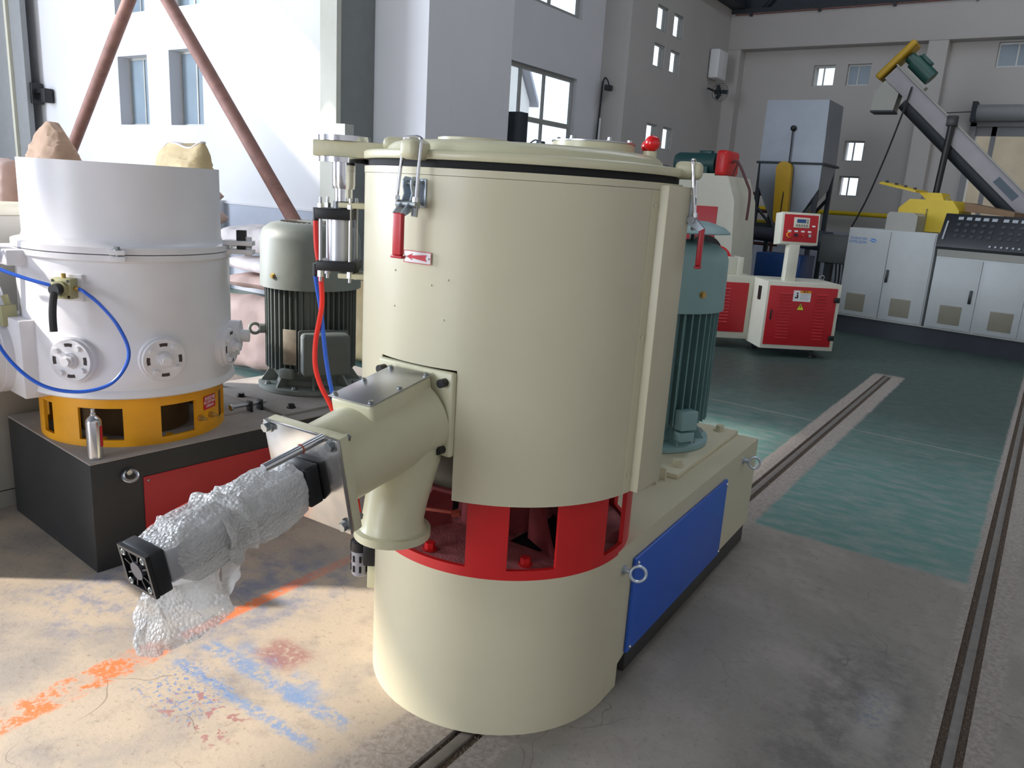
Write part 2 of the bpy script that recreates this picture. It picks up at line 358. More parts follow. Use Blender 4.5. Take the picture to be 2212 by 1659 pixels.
# ================================================================== STRUCTURE
fl = MB()
XW, XE, YS, YN = -17.0, 7.0, -18.0, 15.0
fl.box(XW, .150, YS, YN, -.2, 0); fl.box(.240, 1.430, YS, YN, -.2, 0); fl.box(1.515, XE, YS, YN, -.2, 0); fl.box(.150, .240, 7.0, YN, -.2, -.0005)
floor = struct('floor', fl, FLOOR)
g = MB(); g.box(.145, .245, YS, 7.02, -.19, -.018); g.box(1.425, 1.52, YS, YN, -.19, -.016); g.build('channel_bed', GROOVE, floor)
MB().box(.168, .206, YS, 6.95, -.04, -.006, .004).build('rail', RAILM, floor)
MB().box(1.456, 1.490, YS, YN, -.04, -.005, .004).build('rail', RAILM, floor)
g = MB()
for i in range(2600):
    y = -0.5+8*random.random()**1.6; k = random.random()
    x = random.choice((1.443, 1.5025, 1.443))+random.uniform(-.011, .011) if k < .7 else random.choice((.159, .223))+random.uniform(-.009, .012)
    s_ = random.uniform(.0015, .005); z = -.016; a = random.random()*6
    q = [g.v((x+s_*math.cos(a+t), y+s_*math.sin(a+t), z)) for t in (0, 2.1, 4.2)]; t_ = g.v((x, y, z+s_*1.4))
    for i_ in range(3): g.f([q[i_], q[(i_+1)%3], t_])
o = g.build('groove_debris', mat('debris', (134, 118, 104), .9, var=.5, vs=60), floor); o['kind'] = 'stuff'

def wallgrid(name, axis, pos, thick, u0, u1, z0, z1, holes, material, parent=None):
    """wall in plane axis=pos (thickness away from the hall), rectangular openings (u0,u1,z0,z1)"""
    us = sorted({u0, u1, *[h[0] for h in holes], *[h[1] for h in holes]}); zs = sorted({z0, z1, *[h[2] for h in holes], *[h[3] for h in holes]})
    mb = MB()
    cell = lambda i, j: not any(h[0] <= us[i] and us[i+1] <= h[1] and h[2] <= zs[j] and zs[j+1] <= h[3] for h in holes)
    P = lambda u, d, z: (pos+d, u, z) if axis == 'x' else (u, pos+d, z)
    for i in range(len(us)-1):
        for j in range(len(zs)-1):
            if not cell(i, j): continue
            a, b, c, d = us[i], us[i+1], zs[j], zs[j+1]
            for t in (0, thick): mb.f([mb.v(P(a, t, c)), mb.v(P(b, t, c)), mb.v(P(b, t, d)), mb.v(P(a, t, d))])
            for (ii, jj, e) in ((i-1, j, ((a, c), (a, d))), (i+1, j, ((b, c), (b, d))), (i, j-1, ((a, c), (b, c))), (i, j+1, ((a, d), (b, d)))):
                out = ii < 0 or jj < 0 or ii >= len(us)-1 or jj >= len(zs)-1
                if out or not cell(ii, jj):
                    (p, q), (r, s) = e; mb.f([mb.v(P(p, 0, q)), mb.v(P(r, 0, s)), mb.v(P(r, thick, s)), mb.v(P(p, thick, q))])
    return struct(name, mb, material, parent)
HT = 8.5
WN = [0]
def window(axis, pos, d, u0, u1, z0, z1, mull=(), trans=(), gl=GLASS, fw=.035, ft=.04):
    """aluminium window set back d from the hall face: frame, mullions, panes"""
    WN[0] += 1
    P = (lambda a, b, c, e, f, g_: (c, e, a, b, f, g_)) if axis == 'x' else (lambda a, b, c, e, f, g_: (a, b, c, e, f, g_))
    y0 = pos+d; fr = MB()
    for a, b, c, e in ((u0, u0+fw, z0, z1), (u1-fw, u1, z0, z1), (u0+fw, u1-fw, z0, z0+fw), (u0+fw, u1-fw, z1-fw, z1)): fr.box(*P(a, b, y0, y0+ft, c, e))
    o = fr.build('window_%d' % WN[0], FRAME); o['kind'] = 'structure'
    us = [u0+fw]+list(mull)+[u1-fw]; zs = [z0+fw]+list(trans)+[z1-fw]
    for q in mull: MB().box(*P(q-fw*.4, q+fw*.4, y0+.002, y0+ft-.002, z0+fw, z1-fw)).build('mullion', FRAME, o)
    for q in trans: MB().box(*P(u0+fw, u1-fw, y0-.004, y0+ft+.004, q-fw*.6, q+fw*.6)).build('transom', FRAME, o)
    for i in range(len(us)-1):
        for j in range(len(zs)-1): MB().box(*P(us[i], us[i+1], y0+ft*.4, y0+ft*.55, zs[j], zs[j+1])).build('pane', gl, o)
    return o
# cross wall at y=5.23 with the 2x2 of deep windows
YC = 5.23
cw = [(-11.64, -10.80, 2.37, 3.42), (-10.21, -9.37, 2.37, 3.46), (-11.64, -10.80, 4.05, 5.1), (-10.21, -9.37, 4.05, 5.1)]
wallgrid('wall_left', 'y', YC, .45, XW, -5.0, 0, HT, cw, WALLM)
for h in cw: window('y', YC, .19, *h, mull=(h[0]*.5+h[1]*.5,), gl=GLASSB)
MB_ = MB().box(-8.9, -5.0, YC-.018, YC-.001, 0, 1.26); struct('baseboard_left', MB_, DADO); struct('trim_1', MB().box(-8.9, -5.0, YC-.03, YC-.001, 1.26, 1.285), WALLM)
struct('trim_2', MB().box(-9.2, -8.9, YC-.16, YC-.001, 0, 1.30), WALLM)
# side wall: solid pier, recessed bay with the big window, pier with small windows
sw = [(11.2, 11.65, 4.59, 4.99), (11.9, 12.33, 4.59, 4.99), (11.2, 11.65, 3.98, 4.37), (11.9, 12.33, 3.98, 4.37), (11.2, 11.65, 2.62, 3.03), (11.9, 12.33, 2.62, 3.03), (11.2, 11.65, 1.95, 2.36), (11.9, 12.33, 1.95, 2.36)]
wallgrid('wall_pier', 'x', -5.0, -.5, YC+.451, 6.92, 0, HT, [], WALLM)
big = [(7.3, 9.5, 2.0, 3.53), (7.3, 9.5, 4.42, 5.95)]
wallgrid('wall_side', 'x', -5.5, -.14, 6.92, 10.25, 0, HT, big, WALLM)
for h in big: window('x', -5.5, -.10, *h, mull=(7.97, 8.62), trans=(h[2]+.78,), fw=.06)
wallgrid('wall_side_far', 'x', -5.0, -.10, 10.25, YN, 0, HT, sw, WALLG)
struct('trim_10', MB().box(-5.5, -5.101, 10.25, 10.45, 0, HT), WALLG)
for h in sw: window('x', -5.0, -.06, *h, mull=(h[0]*.3+h[1]*.7,), fw=.03)
# end wall with two small windows, doorway, pilaster, beam
ew = [(-3.27, -2.85, 4.12, 4.52), (-2.62, -2.18, 4.12, 4.52), (-2.46, -2.08, 2.68, 3.08), (-2.46, -2.08, 2.0, 2.4), (-.2, 4.4, 0, 3.36), (-.1, .6, 4.38, 4.8)]
wallgrid('wall_back', 'y', YN, .4, XW+11.5, XE, 0, 5.6, ew, WALLG)
for h in ew[:4]+ew[5:]: window('y', YN, .08, *h, mull=(h[0]*.55+h[1]*.45,), gl=GLASSB if h in (ew[1], ew[5]) else GLASS, fw=.03)
wallgrid('wall_back_upper', 'y', YN-.02, .42, XW+11.5, XE, 5.6, HT, [], DARKW)
struct('trim_3', MB().box(-5.0, XE, YN-.32, YN-.001, 4.83, 5.52, .01), WALLG)
for x0, x1 in ((-1.2, -.87), (4.5, 4.9)): struct('trim_4', MB().box(x0, x1, YN-.3, YN-.001, 0, 4.83), WALLG)
struct('trim_5', MB().box(-5.0, -4.72, YN-.30, YN-.001, 0, 4.83), WALLG)
struct('trim_6', MB().box(-4.9, -1.3, YN-.03, YN-.001, 0, 1.3), DADO)
d = MB(); d.box(-.30, -.2, YN-.06, YN+.02, 0, 3.42); d.box(-.30, 4.5, YN-.06, YN+.02, 3.36, 3.46); dr = struct('door_1', d, GATE)
MB().box(.05, .13, YN+.02, YN+.1, 0, 3.36).build('jamb', GATE, dr)
MB().box(-.2, 4.4, YN+.02, YN+.06, 3.2, 3.36).build('shutter_slat', GATE, dr)
d = MB(); d.cyl((-.22, YN-.22, 3.58), (4.5, YN-.22, 3.58), .14, seg=16); d.build('shutter_roll', GATE, dr)
d = MB(); d.box(-.30, -.22, YN-.38, YN-.02, 3.42, 3.76); d.cyl((-.75, YN-.2, 3.58), (-.3, YN-.2, 3.6), .008, seg=6); d.sphere((-.75, YN-.2, 3.58), .025); d.build('shutter_motor', STEELD, dr)
# crane runway on the beam and the braces above it
d = MB(); d.box(-5.0, XE, YN-.34, YN-.06, 5.52, 5.60); o = struct('trim_7', d, STEELD)
d = MB(); d.tube([(-4.9, YN-.36, 5.49), (XE, YN-.36, 5.49)], .012, 6); d.build('conductor_pipe', mat('conductor_red', (120, 70, 66), .6), o)
for i in range(8):
    x = -4.6+i*1.35; MB().box(x, x+.05, YN-.38, YN-.30, 5.45, 5.53).build('bracket', STEELD, o)
for i in range(4):
    x = -4.4+i*2.9
    q = MB(); q.cyl((x, YN-.2, 5.6), (x+1.3, YN-.2, 7.0), .04, seg=6); q.cyl((x+2.6, YN-.2, 5.6), (x+1.3, YN-.2, 7.0), .04, seg=6); q.build('roof_brace', STEELD, o)
q = MB(); q.box(-4.99, -4.7, YN-5.0, YN-.35, 5.6, 5.95); struct('trim_8', q, STEELD)
# unseen ceiling, openings placed to aim sun patches at floor and wall, remaining shell out of view
cm = MB()
SKY = [(-14.0, -11.4, -17.6, -5.0), (-12.9, -11.9, -2.62, -2.5), (-16.1, -13.95, -2.2, 2.2), (.0, 1.6, 2.0, 12.0)]
gx = sorted({XW, XE, *[h[0] for h in SKY], *[h[1] for h in SKY]}); gy = sorted({YS, YN+.4, *[h[2] for h in SKY], *[h[3] for h in SKY]})
for i in range(len(gx)-1):
    for j in range(len(gy)-1):
        if not any(h[0] <= gx[i] and gx[i+1] <= h[1] and h[2] <= gy[j] and gy[j+1] <= h[3] for h in SKY): cm.box(gx[i], gx[i+1], gy[j], gy[j+1], HT, HT+.15)
struct('ceiling', cm, mat('roof_sheet', (120, 124, 128), .8))
wallgrid('wall_west', 'x', XW, -.3, YS, YC, 0, HT, [(-11.0, -1.2, 0, 6.9)], WALLM)
wallgrid('wall_east', 'x', XE, .3, YS, YN, 0, HT, [], WALLG)
wallgrid('wall_front', 'y', YS, -.3, XW, XE, 0, HT, [(-7.6, -1.4, 0, 6.6)], WALLM)
# concrete/steel column, grey gate leaf and bracket at the left
struct('column', MB().box(-6.12, -5.86, 4.67, YC-.002, 0, HT), COLD).name = 'wall_column'
struct('trim_9', MB().box(-6.13, -5.85, 4.60, 4.67, 0, HT), COLM)
gt = thing('gate_leaf', 'grey sheet steel gate leaf standing open at the left edge of the hall', 'gate', (-15.2, 5.0, 0))
MB().box(-1.7, 1.02, -.05, .05, .02, 7.0, .01).build('sheet', GATE, gt)
MB().box(.52, .60, -.10, -.05, .02, 7.0).build('edge_strip', CREAM, gt)
bk = thing('wall_bracket', 'small black steel bracket on the white wall beside the gate leaf', 'bracket', (-13.9, 5.21, 2.86))
q = MB(); q.box(-.30, -.22, -.20, -.01, -.16, .2, .01); q.build('plate', BLK, bk)
q = MB(); q.box(-.22, .12, -.14, -.02, .02, .1, .008); q.box(.0, .14, -.16, 0, -.14, .1, .008); q.cyl((-.22, -.08, -.08), (0, -.08, -.12), .02, seg=8); q.build('arm', BLK, bk)

# ================================================================== MAIN MIXER
A2 = math.radians(2.09)
RZ = Matrix.Rotation(A2, 4, 'Z')            # base housing runs 2 degrees off the rails
mix = thing('mixer', 'ivory high-speed powder mixer with red ring, blue side panel and teal motor', 'machine')
R0, RS = .45, .5043
# housing
n = 40; arc = [(R0*math.cos(PI+PI*i/n), R0*math.sin(PI+PI*i/n)) for i in range(n+1)]
q = MB(RZ); q.prism([(-R0, 1.678)]+arc+[(R0, 1.678)], .105, .5527)
ar = [math.radians(-173+178*i/36) for i in range(37)]
q.loft([[(R0*math.cos(t), R0*math.sin(t), z) for z in (0, .106)]+[((R0-.012)*math.cos(t), (R0-.012)*math.sin(t), z) for z in (.106, 0)] for t in ar])
for sx in (R0-.012, -R0): q.loft([[(x, y, z) for y, z in ((.02, 0), (.106, 0), (.108, .088), (.17, .107), (.02, .107))] for x in (sx, sx+.012)])
q.build('base_housing', IV, mix, 30)
q = MB(RZ); q.box(-.439, .439, .20, 1.662, .003, .1045, .003); q.build('plinth', PLN, mix)
for a_ in ((R0-.09, R0-.025, .22, .29), (R0-.1, R0-.04, 1.52, 1.6), (-R0+.04, -R0+.1, 1.52, 1.6), (-R0+.04, -R0+.1, .22, .29)): MB(RZ).box(*a_, 0, .003).build('foot_block', BLK, mix)
bp_ = MB(RZ); bp_.box(R0+.001, R0+.014, .150, 1.176, .112, .482, .004); bp = bp_.build('side_panel', BLUE, mix); tag(bp, 'blue side panel')
for y_, z_ in ((.17, .462), (1.157, .462), (.17, .132), (1.157, .132)):
    q = MB(RZ); q.sphere((R0+.015, y_, z_), .007, 10); q.build('screw', CHR, bp)
for y_, z_ in ((.075, .470), (1.44, .500)):
    q = MB(RZ); q.cyl((R0, y_, z_), (R0+.03, y_, z_), .010, seg=12); q.cyl((R0, y_, z_), (R0+.006, y_, z_), .017, seg=14); q.torus((R0+.055, y_, z_), (.55, -.83, .1), .027, .0055); q.build('eye_bolt', ZINC, mix)
# red ring
z0, z1, z2 = .546, .578, .835
ring = MB()
posts = [(-69.6, -53.3), (-33.5, -8.6), (8, 30), (52, 76), (98, 122), (144, 168), (190, 205), (233, 250)]
ring.lathe([(R0+.0005, z0), (R0+.0005, z1), (R0-.014, z1), (R0-.014, z0), (R0+.0005, z0)], 96)
for a, b in posts:
    nn = 8; ts = [math.radians(a+(b-a)*i/nn) for i in range(nn+1)]
    ring.loft([[(r*math.cos(t), r*math.sin(t), z) for r, z in ((R0+.0005, z1), (R0+.0005, z2), (R0-.014, z2), (R0-.014, z1))] for t in ts])
rg = ring.build('support_ring', RED, mix, 30)
pl = MB(); pl.lathe([(R0-.014, .5535), (R0-.014, .566), (.305, .566), (.305, .5535)], 64)
for b_ in ((-.155, .13, -.315, .02), (.13, .27, -.28, -.16), (-.28, .28, .13, .28), (-.13, .13, .02, .13)): pl.box(*b_, .5535, .5658)
pl.build('ring_floor', REDD, rg)
MB().lathe([(0, .5532), (.31, .5532), (.31, .5540), (0, .5540)], 48).build('drive_opening', HOLE, rg)
MB().lathe([(.16, .566), (.16, .70), (.21, .72), (.21, .84)], 40).build('bearing_housing', REDDK, rg)
for k in range(8):
    q = MB(Matrix.Rotation(math.radians(-118+45*k), 4, 'Z')); q.M = q.M @ XZ
    q.prism([(.20, .566), (.37, .566), (.22, .78), (.20, .78)], -.006, .006); q.build('gusset', REDDK, rg)
for a in (-92, -44, -100+200, 60, 150, -3):
    q = MB(); q.hex(pol(.385, a, .566), (0, 0, 1), .017, .026); q.build('ring_bolt', RED, rg)
MB().lathe([(.20, .79), (R0-.03, .79), (R0-.03, .80), (.2, .80)], 64).build('vessel_bottom', REDDK, rg)
q = MB(); q.tube([pol(.40, -122, .70), pol(.40, -106, .69), pol(.37, -90, .70), pol(.36, -80, .705)], .006, 8, 4); q.cyl(pol(.365, -82, .70), pol(.355, -78, .705), .012, seg=6); q.build('grease_pipe', mat('grease_pipe_red', (150, 60, 40), .5), rg)
# shell with the outlet notch
sh = MB(); NA = 120; notch = (-106.8, -73.5)
angs = sorted([360*i/NA-180 for i in range(NA)]+[notch[0], notch[1]]); zz = [.809, 1.197, 1.723]
G_ = [[[sh.v((r*math.cos(math.radians(a)), r*math.sin(math.radians(a)), z)) for z in zz] for a in angs] for r in (RS, RS-.004)]
nA = len(angs); gone = lambda i, k: k == 0 and notch[0]-1e-3 <= angs[i % nA] < notch[1]-1e-3
for i in range(nA):
    i2 = (i+1) % nA
    for k in range(2):
        if gone(i, k): continue
        for g_ in G_: sh.f([g_[i][k], g_[i2][k], g_[i2][k+1], g_[i][k+1]])
        if k == 0 or gone(i, 0): sh.f([G_[0][i][k], G_[0][i2][k], G_[1][i2][k], G_[1][i][k]])
        if k == 1: sh.f([G_[0][i][2], G_[0][i2][2], G_[1][i2][2], G_[1][i][2]])
    if gone(i, 0) != gone(i-1, 0): sh.f([G_[0][i][0], G_[0][i][1], G_[1][i][1], G_[1][i][0]])
shell = sh.build('vessel_jacket', IV, mix, 30)
MB().lathe([(RS+.0015, 1.724), (RS+.0015, 1.743), (RS-.09, 1.743), (RS-.09, 1.735), (RS-.006, 1.735), (RS-.006, 1.724), (RS+.0015, 1.724)], 96).build('rim_band', IV, mix, 30)
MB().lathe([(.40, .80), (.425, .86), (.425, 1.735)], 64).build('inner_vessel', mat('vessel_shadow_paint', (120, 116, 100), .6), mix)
# box housing on the right side of the jacket
q = MB(); q.box(.44, .531, -.052, .112, .812, 1.737, .003); q.build('cable_duct', IV, mix)
q = MB(); q.loft([[(RS*math.cos(t)+.0, RS*math.sin(t), z) for z in (.812, 1.722)]+[((RS+.002)*math.cos(t), (RS+.002)*math.sin(t), z) for z in (1.722, .812)] for t in (math.radians(-9.8), math.radians(-7.8), math.radians(-5.9))])
q.build('seam_strip', IV, mix)
for z_ in (1.68, 1.30, .87):
    q = MB(radial(-8.3, RS+.002, z_)); q.cyl((0, 0, 0), (0, -.003, 0), .005, seg=10); q.build('screw', CHR, mix)
# lid
MB().lathe([(.38, 1.743), (.492, 1.743), (.492, 1.7645), (.38, 1.7645)], 96).build('gasket', RUB, mix)
lid = MB().lathe([(.38, 1.764), (.506, 1.7645), (.5085, 1.768), (.5085, 1.785), (.504, 1.789), (.447, 1.790), (.44, 1.795), (.436, 1.806), (.42, 1.819), (.39, 1.825), (0, 1.826)], 96).build('lid', IVC, mix, 50)
MB().lathe([(.125, 1.826), (.125, 1.858), (0, 1.859)], 36, (-.255, .06, 0)).build('blind_port', IVC, lid)
q = MB(); q.lathe([(.125, 1.826), (.125, 1.850), (0, 1.850)], 40, (.235, .02, 0)); q.build('inspection_port', IVC, lid)
q = MB(); q.lathe([(.128, 1.850), (.128, 1.854), (0, 1.854)], 40, (.235, .02, 0)); pt_ = q.build('port_cover', STEEL, lid)
for k in range(6): MB().hex(V((.235, .02, 1.854))+pol(.11, k*60+25), (0, 0, 1), .008, .010).build('port_bolt', BOLT, lid)
q = MB()
for i in range(26):
    x, y = random.uniform(-.14, .10), random.uniform(-.1, .1); a = random.random()*6; l = random.uniform(.008, .02)
    q.f([q.v((x, y, 1.8345)), q.v((x+l*math.cos(a), y+l*math.sin(a), 1.835+random.random()*.012)), q.v((x+l*math.cos(a+.7), y+l*math.sin(a+.7), 1.835+random.random()*.008))])
o = q.build('film_scraps', WRAPT, lid); o['kind'] = 'stuff'
MB().cyl((.40, .075, 1.80), (.40, .075, 1.835), .021, .020).build('valve_boss', IVC, lid)
for p, r in (((.405, .075, 1.858), .0235), ((.362, .14, 1.852), .0225)):
    q = MB(); q.sphere(p, r, 24); q.cyl((p[0], p[1], 1.82), (p[0], p[1], p[2]-r+.003), .006, seg=10); q.build('ball_knob', BALL, lid)
# hinge arm + boss, along U away from the lid centre
U = V((-.82806901, -.56062619, 0)); W_ = V((-.56062619, .82806901, 0))      # W_ points away from the viewer
FU = frame((0, 0, 0), U, -W_ if False else V((0,0,1)).cross(U), (0, 0, 1))
q = MB(FU); q.box(.30, .668, -.062, .062, 1.766, 1.815, .004); q.build('hinge_arm', IVC, mix)
q = MB(FU); q.box(.25, .445, -.10, .10, 1.788, 1.836, .022, 4); q.build('hinge_boss', IVC, lid)
cx = .582
q = MB(FU)
ly = MB(FU); ly.lathe([(0, 1.815), (.082, 1.815), (.082, 1.832), (0, 1.832)], 40, (cx, 0, 0)); ly.lathe([(0, 1.750), (.080, 1.750), (.080, 1.766), (0, 1.766)], 40, (cx, 0, 0))
ly.lathe([(0, 1.668), (.035, 1.668), (.037, 1.68), (.037, 1.75)], 32, (cx, 0, 0)); ly.lathe([(0, 1.60), (.029, 1.60), (.029, 1.668)], 32, (cx, 0, 0))
lc = ly.build('lift_column', CHR, mix)
q = MB(FU); q.cyl((cx, 0, 1.832), (cx, 0, 1.868), .033, seg=6); q.build('column_nut', BOLT, lc)
cy = MB(FU); cy.box(cx-.045+.075-.062+.0, cx+.078, -.062, .062, 1.571, 1.606, .003); cy.cyl((cx, 0, 1.606), (cx, 0, 1.629), .033, seg=24)
ac = cy.build('lift_cylinder', BLK, mix); tag(ac, 'black end caps and silver barrel of the pneumatic lid lifter')
MB(FU).box(cx-.05, cx+.076, -.062, .062, 1.406, 1.438, .003).build('end_cap', BLK, ac)
q = MB(FU); q.cyl((cx+.012, 0, 1.438), (cx+.012, 0, 1.571), .040, seg=32); q.build('barrel', ALU, ac)
for sx in (-.032, .064):
    for sy in (-.048, .048):
        q = MB(FU); q.cyl((cx+sx, sy, 1.37), (cx+sx, sy, 1.64), .0055, seg=8); q.cyl((cx+sx, sy, 1.606), (cx+sx, sy, 1.62), .011, seg=6); q.cyl((cx+sx, sy, 1.385), (cx+sx, sy, 1.406), .011, seg=6); q.build('tie_rod', STEEL, ac)
for z_ in (1.609, 1.383):
    q = MB(FU); q.box(.40, .588, -.055, .055, z_, z_+.017, .003); q.build('cylinder_bracket', IVC, mix)
for z_, nm in ((1.594, 'a'), (1.412, 'b')):
    q = MB(FU); q.cyl((.655, -.0, z_), (.674, 0, z_), .010); q.cyl((.674, 0, z_+.010), (.674, 0, z_-.026), .0095); q.cyl((.674, 0, z_-.026), (.674, 0, z_-.032), .0105); q.build('hose_elbow', BLK, ac)
def H(t, z, w_=0): return U*t+V((0, 0, z))+W_*w_
q = MB(); q.tube([H(.674, 1.57), H(.668, 1.48, -.012), H(.653, 1.39, -.02), H(.647, 1.30, -.02), H(.658, 1.235, -.01), H(.674, 1.155), H(.675, 1.07), H(.655, 1.0), H(.62, .93), H(.57, .80), H(.53, .62), H(.508, .47)], .0085, 10, 6); q.build('red_hose', HRED, mix)
q = MB(); q.tube([H(.675, 1.385), H(.673, 1.35, .01), H(.661, 1.28, .01), H(.648, 1.187), H(.637, 1.09), H(.617, .985), H(.59, .88, .03), H(.54, .78, .06), H(.46, .74, .08)], .0075, 10, 6); q.build('blue_hose', HBLU, mix)
# air filter on the left side of the base
fr = MB(FU); fr.lathe([(0, .398), (.036, .398), (.037, .41), (.036, .432), (.03, .437), (0, .437)], 28, (.51, 0, 0)); fr.box(.445, .49, .0, .06, .36, .45, .006); fr.cyl((.505, -.004, .43), (.498, -.012, .455), .009)
fb = fr.build('air_filter', BLK, mix); q = MB(FU); q.lathe([(.0, .299), (.026, .299), (.031, .305), (.033, .398), (0, .398)], 28, (.51, 0, 0)); fg = q.build('bowl_guard', FILT, fb)
q = MB(FU)
for k in range(8):
    t = k*PI/4+.2
    for z_ in (.318, .358): q.M = FU @ Matrix.Translation((.51, 0, 0)) @ Matrix.Rotation(t, 4, 'Z'); q.box(.031, .0342, -.004, .004, z_, z_+.024)
q.build('guard_slots', HOLE, fb)
q = MB(FU); q.box(.42, .475, .02, .05, .27, .36, .004); q.build('filter_bracket', IVC, fb)
# toggle clamps
def clamp(deg, zoff=0):
    F = radial(deg, RS, 0); F = frame(F.translation, F.to_3x3() @ V((1, 0, 0)), F.to_3x3() @ V((0, -1, 0)) * -1, (0, 0, 1)) if False else F
    # local: x along the rim, -y outward, z up
    r = MB(F); r.box(-.034, .027, -.005, .001, 1.635, 1.712, .004); c = r.build('toggle_clamp', ZINC, mix)
    q = MB(F); q.box(-.028, .027, -.060, .02, 1.760, 1.812, .017, 5); q.build('lid_hook', IVC, c)
    q = MB(F); q.tube([(-.031, -.056, 1.650), (-.031, -.045, 1.72), (-.031, -.034, 1.80), (-.027, -.031, 1.815), (.0, -.030, 1.819), (.026, -.031, 1.815), (.031, -.034, 1.80), (.031, -.042, 1.72), (.031, -.048, 1.648)], .0048, 10, 3)
    q.cyl((.031, -.047, 1.662), (.031, -.048, 1.650), .009, seg=6); q.cyl((-.031, -.055, 1.665), (-.031, -.056, 1.653), .009, seg=6); q.build('u_bolt', CHR, c)
    for x0, x1 in ((-.017, -.013), (.011, .015)):
        q = MB(F @ Matrix.Rotation(-PI/2, 4, 'Y') @ Matrix.Identity(4))
        # side plates: profile in (z, y)
        q = MB(F); pr = [(-.004, 1.645), (-.004, 1.700), (-.02, 1.714), (-.040, 1.716), (-.050, 1.706), (-.050, 1.690), (-.044, 1.672), (-.052, 1.652), (-.070, 1.636), (-.086, 1.620), (-.071, 1.612), (-.050, 1.622), (-.03, 1.634)]
        q.loft([[(x, a, b) for a, b in pr] for x in (x0, x1)]); q.build('lever_plate', ZINC, c)
    q = MB(F); q.cyl((-.035, -.046, 1.643), (.036, -.046, 1.643), .0115, seg=16); q.cyl((.029, -.046, 1.64), (.029, -.05, 1.612), .009, seg=6); q.build('pivot_pin', BOLT, c)
    q = MB(F); q.cyl((-.02, -.03, 1.698), (.02, -.03, 1.698), .008, seg=12); q.build('pivot_pin', BOLT, c)
    q = MB(F); q.box(-.0165, .0165, -.086, -.071, 1.508, 1.62, .004, 3); q.box(-.021, .021, -.088, -.069, 1.500, 1.508, .003); q.build('grip', GRIP, c)
    for x, z in ((-.024, 1.702), (.018, 1.702), (-.024, 1.645), (.018, 1.645)): MB(F).cyl((x, 0, z), (x, -.009, z), .005, seg=10).build('mounting_screw', BOLT, c)
clamp(-90); clamp(14); clamp(120)
# direction plate
F = radial(-90, RS+.0022, 0)
q = MB(F); q.box(-.047, .053, -.0012, 0, 1.483, 1.517, .0004); dp = q.build('direction_plate', WHITE, mix); tag(dp, 'white plate with a red arrow pointing left')
q = MB(F)
for a in ((-.047, .053, 1.483, 1.4848), (-.047, .053, 1.5152, 1.517), (-.047, -.0455, 1.4848, 1.5152), (.0515, .053, 1.4848, 1.5152)): q.box(a[0], a[1], -.0017, -.0012, a[2], a[3])
q.build('red_border', PRED, dp)
q = MB(F @ XZ); q.prism([(-.036, 1.500), (-.014, 1.510), (-.019, 1.5035), (.038, 1.509), (.033, 1.500), (.038, 1.491), (-.019, 1.4965), (-.014, 1.490)], .0012, .002); q.build('arrow', PRED, dp)
for x in (-.042, .0455):
    q = MB(F); q.sphere((x, -.002, 1.4995), .0035, 10); q.build('rivet', CHR, dp)
for deg, z in ((-100, 1.455), (-78, 1.447), (-100, 1.352), (-84, 1.428), (-79, 1.335)):
    q = MB(radial(deg, RS, z)); q.sphere((0, 0, 0), .003, 8); q.build('rivet', IVC, mix)
# ---- outlet, tilted 11 degrees down, leaving the jacket towards -Y
PO = V((0, -.889, .962)); dO = V((0, -.98228725, -.18738131)); hO = V((-.9998477, .00327025, -.01714328)); vO = V((-.01745241, -.18735278, .98213764))
FO = frame(PO, hO, dO, vO)                # local x = towards -X, y = outward, z = up the plate
ob = MB(FO)
rings = []
for s_, rx in ((-.395, .136), (-.36, .130), (-.30, .125), (-.16, .120), (-.05, .118), (-.028, .118)):
    rings.append([(rx*math.cos(t), s_, rx*math.sin(t)) for t in [2*PI*i/40 for i in range(40)]])
ob.loft(rings)
# vertical chute below, blended into the barrel
top = []
for z_, yy, rx, ry in ((1.05, -.56, .10, .07), (.99, -.55, .108, .085), (.93, -.535, .108, .092), (.86, -.555, .100, .09), (.80, -.572, .094, .088), (.755, -.583, .092, .088), (.733, -.585, .094, .09), (.722, -.585, .100, .096), (.7195, -.585, .112, .112), (.697, -.585, .112, .112)):
    top.append([FO.inverted() @ V((.008+rx*math.cos(t), yy+ry*math.sin(t), z_)) for t in [2*PI*i/40 for i in range(40)]])
ob.loft(top)
outl = ob.build('outlet_casting', IVC, mix, 50)
q = MB(); q.box(-.143, .143, -.502, -.478, .942, 1.192, .008, 3); q.build('wall_flange', IVC, outl)
q = MB(FO); q.box(-.136, .136, -.030, -.001, -.131, .131, .005); q.build('end_flange', IVC, outl)
q = MB(FO); q.box(-.136, .136, 0, .011, -.131, .131, .0015); ep = q.build('steel_end_plate', STMIR, outl)
q = MB(FO); q.box(-.078, .078, -.41, -.166, .02, .139, .012, 3); q.build('cover_box', IVC, outl)
q = MB(FO); q.box(-.080, .080, -.412, -.164, .139, .1425, .001); q.build('steel_cover', STEEL, outl)
for hx in (-.068, .068):
    for s_ in (-.178, -.288, -.398):
        q = MB(FO); q.cyl((hx, s_, .1425), (hx, s_, .1445), .0085, seg=14); q.lathe([(.0062, .1445), (.0062, .149), (0, .151)], 14, (hx, s_, 0)); q.build('cover_screw', BOLT, outl)
for hx in (-.119, .119):
    for vz in (-.108, .115):
        MB(FO).hex((hx, .011, vz), (0, 1, 0), .0125, .014).build('plate_bolt', BOLT, outl); MB(FO).hex((hx, -.030, vz), (0, -1, 0), .010, .012, False, .006).build('plate_nut', BOLT, outl)
for x, z in ((.117, 1.162), (.117, .965), (-.117, 1.162), (-.117, .965)):
    q = MB(); q.cyl((x, -.502, z), (x, -.526, z), .0125, seg=18); q.build('cap_screw', BLK, outl)
q = MB(FO); q.cyl((-.085, .008, .128), (-.085, .185, .128), .0105, seg=20); rd = q.build('guide_rod', CHR, outl)
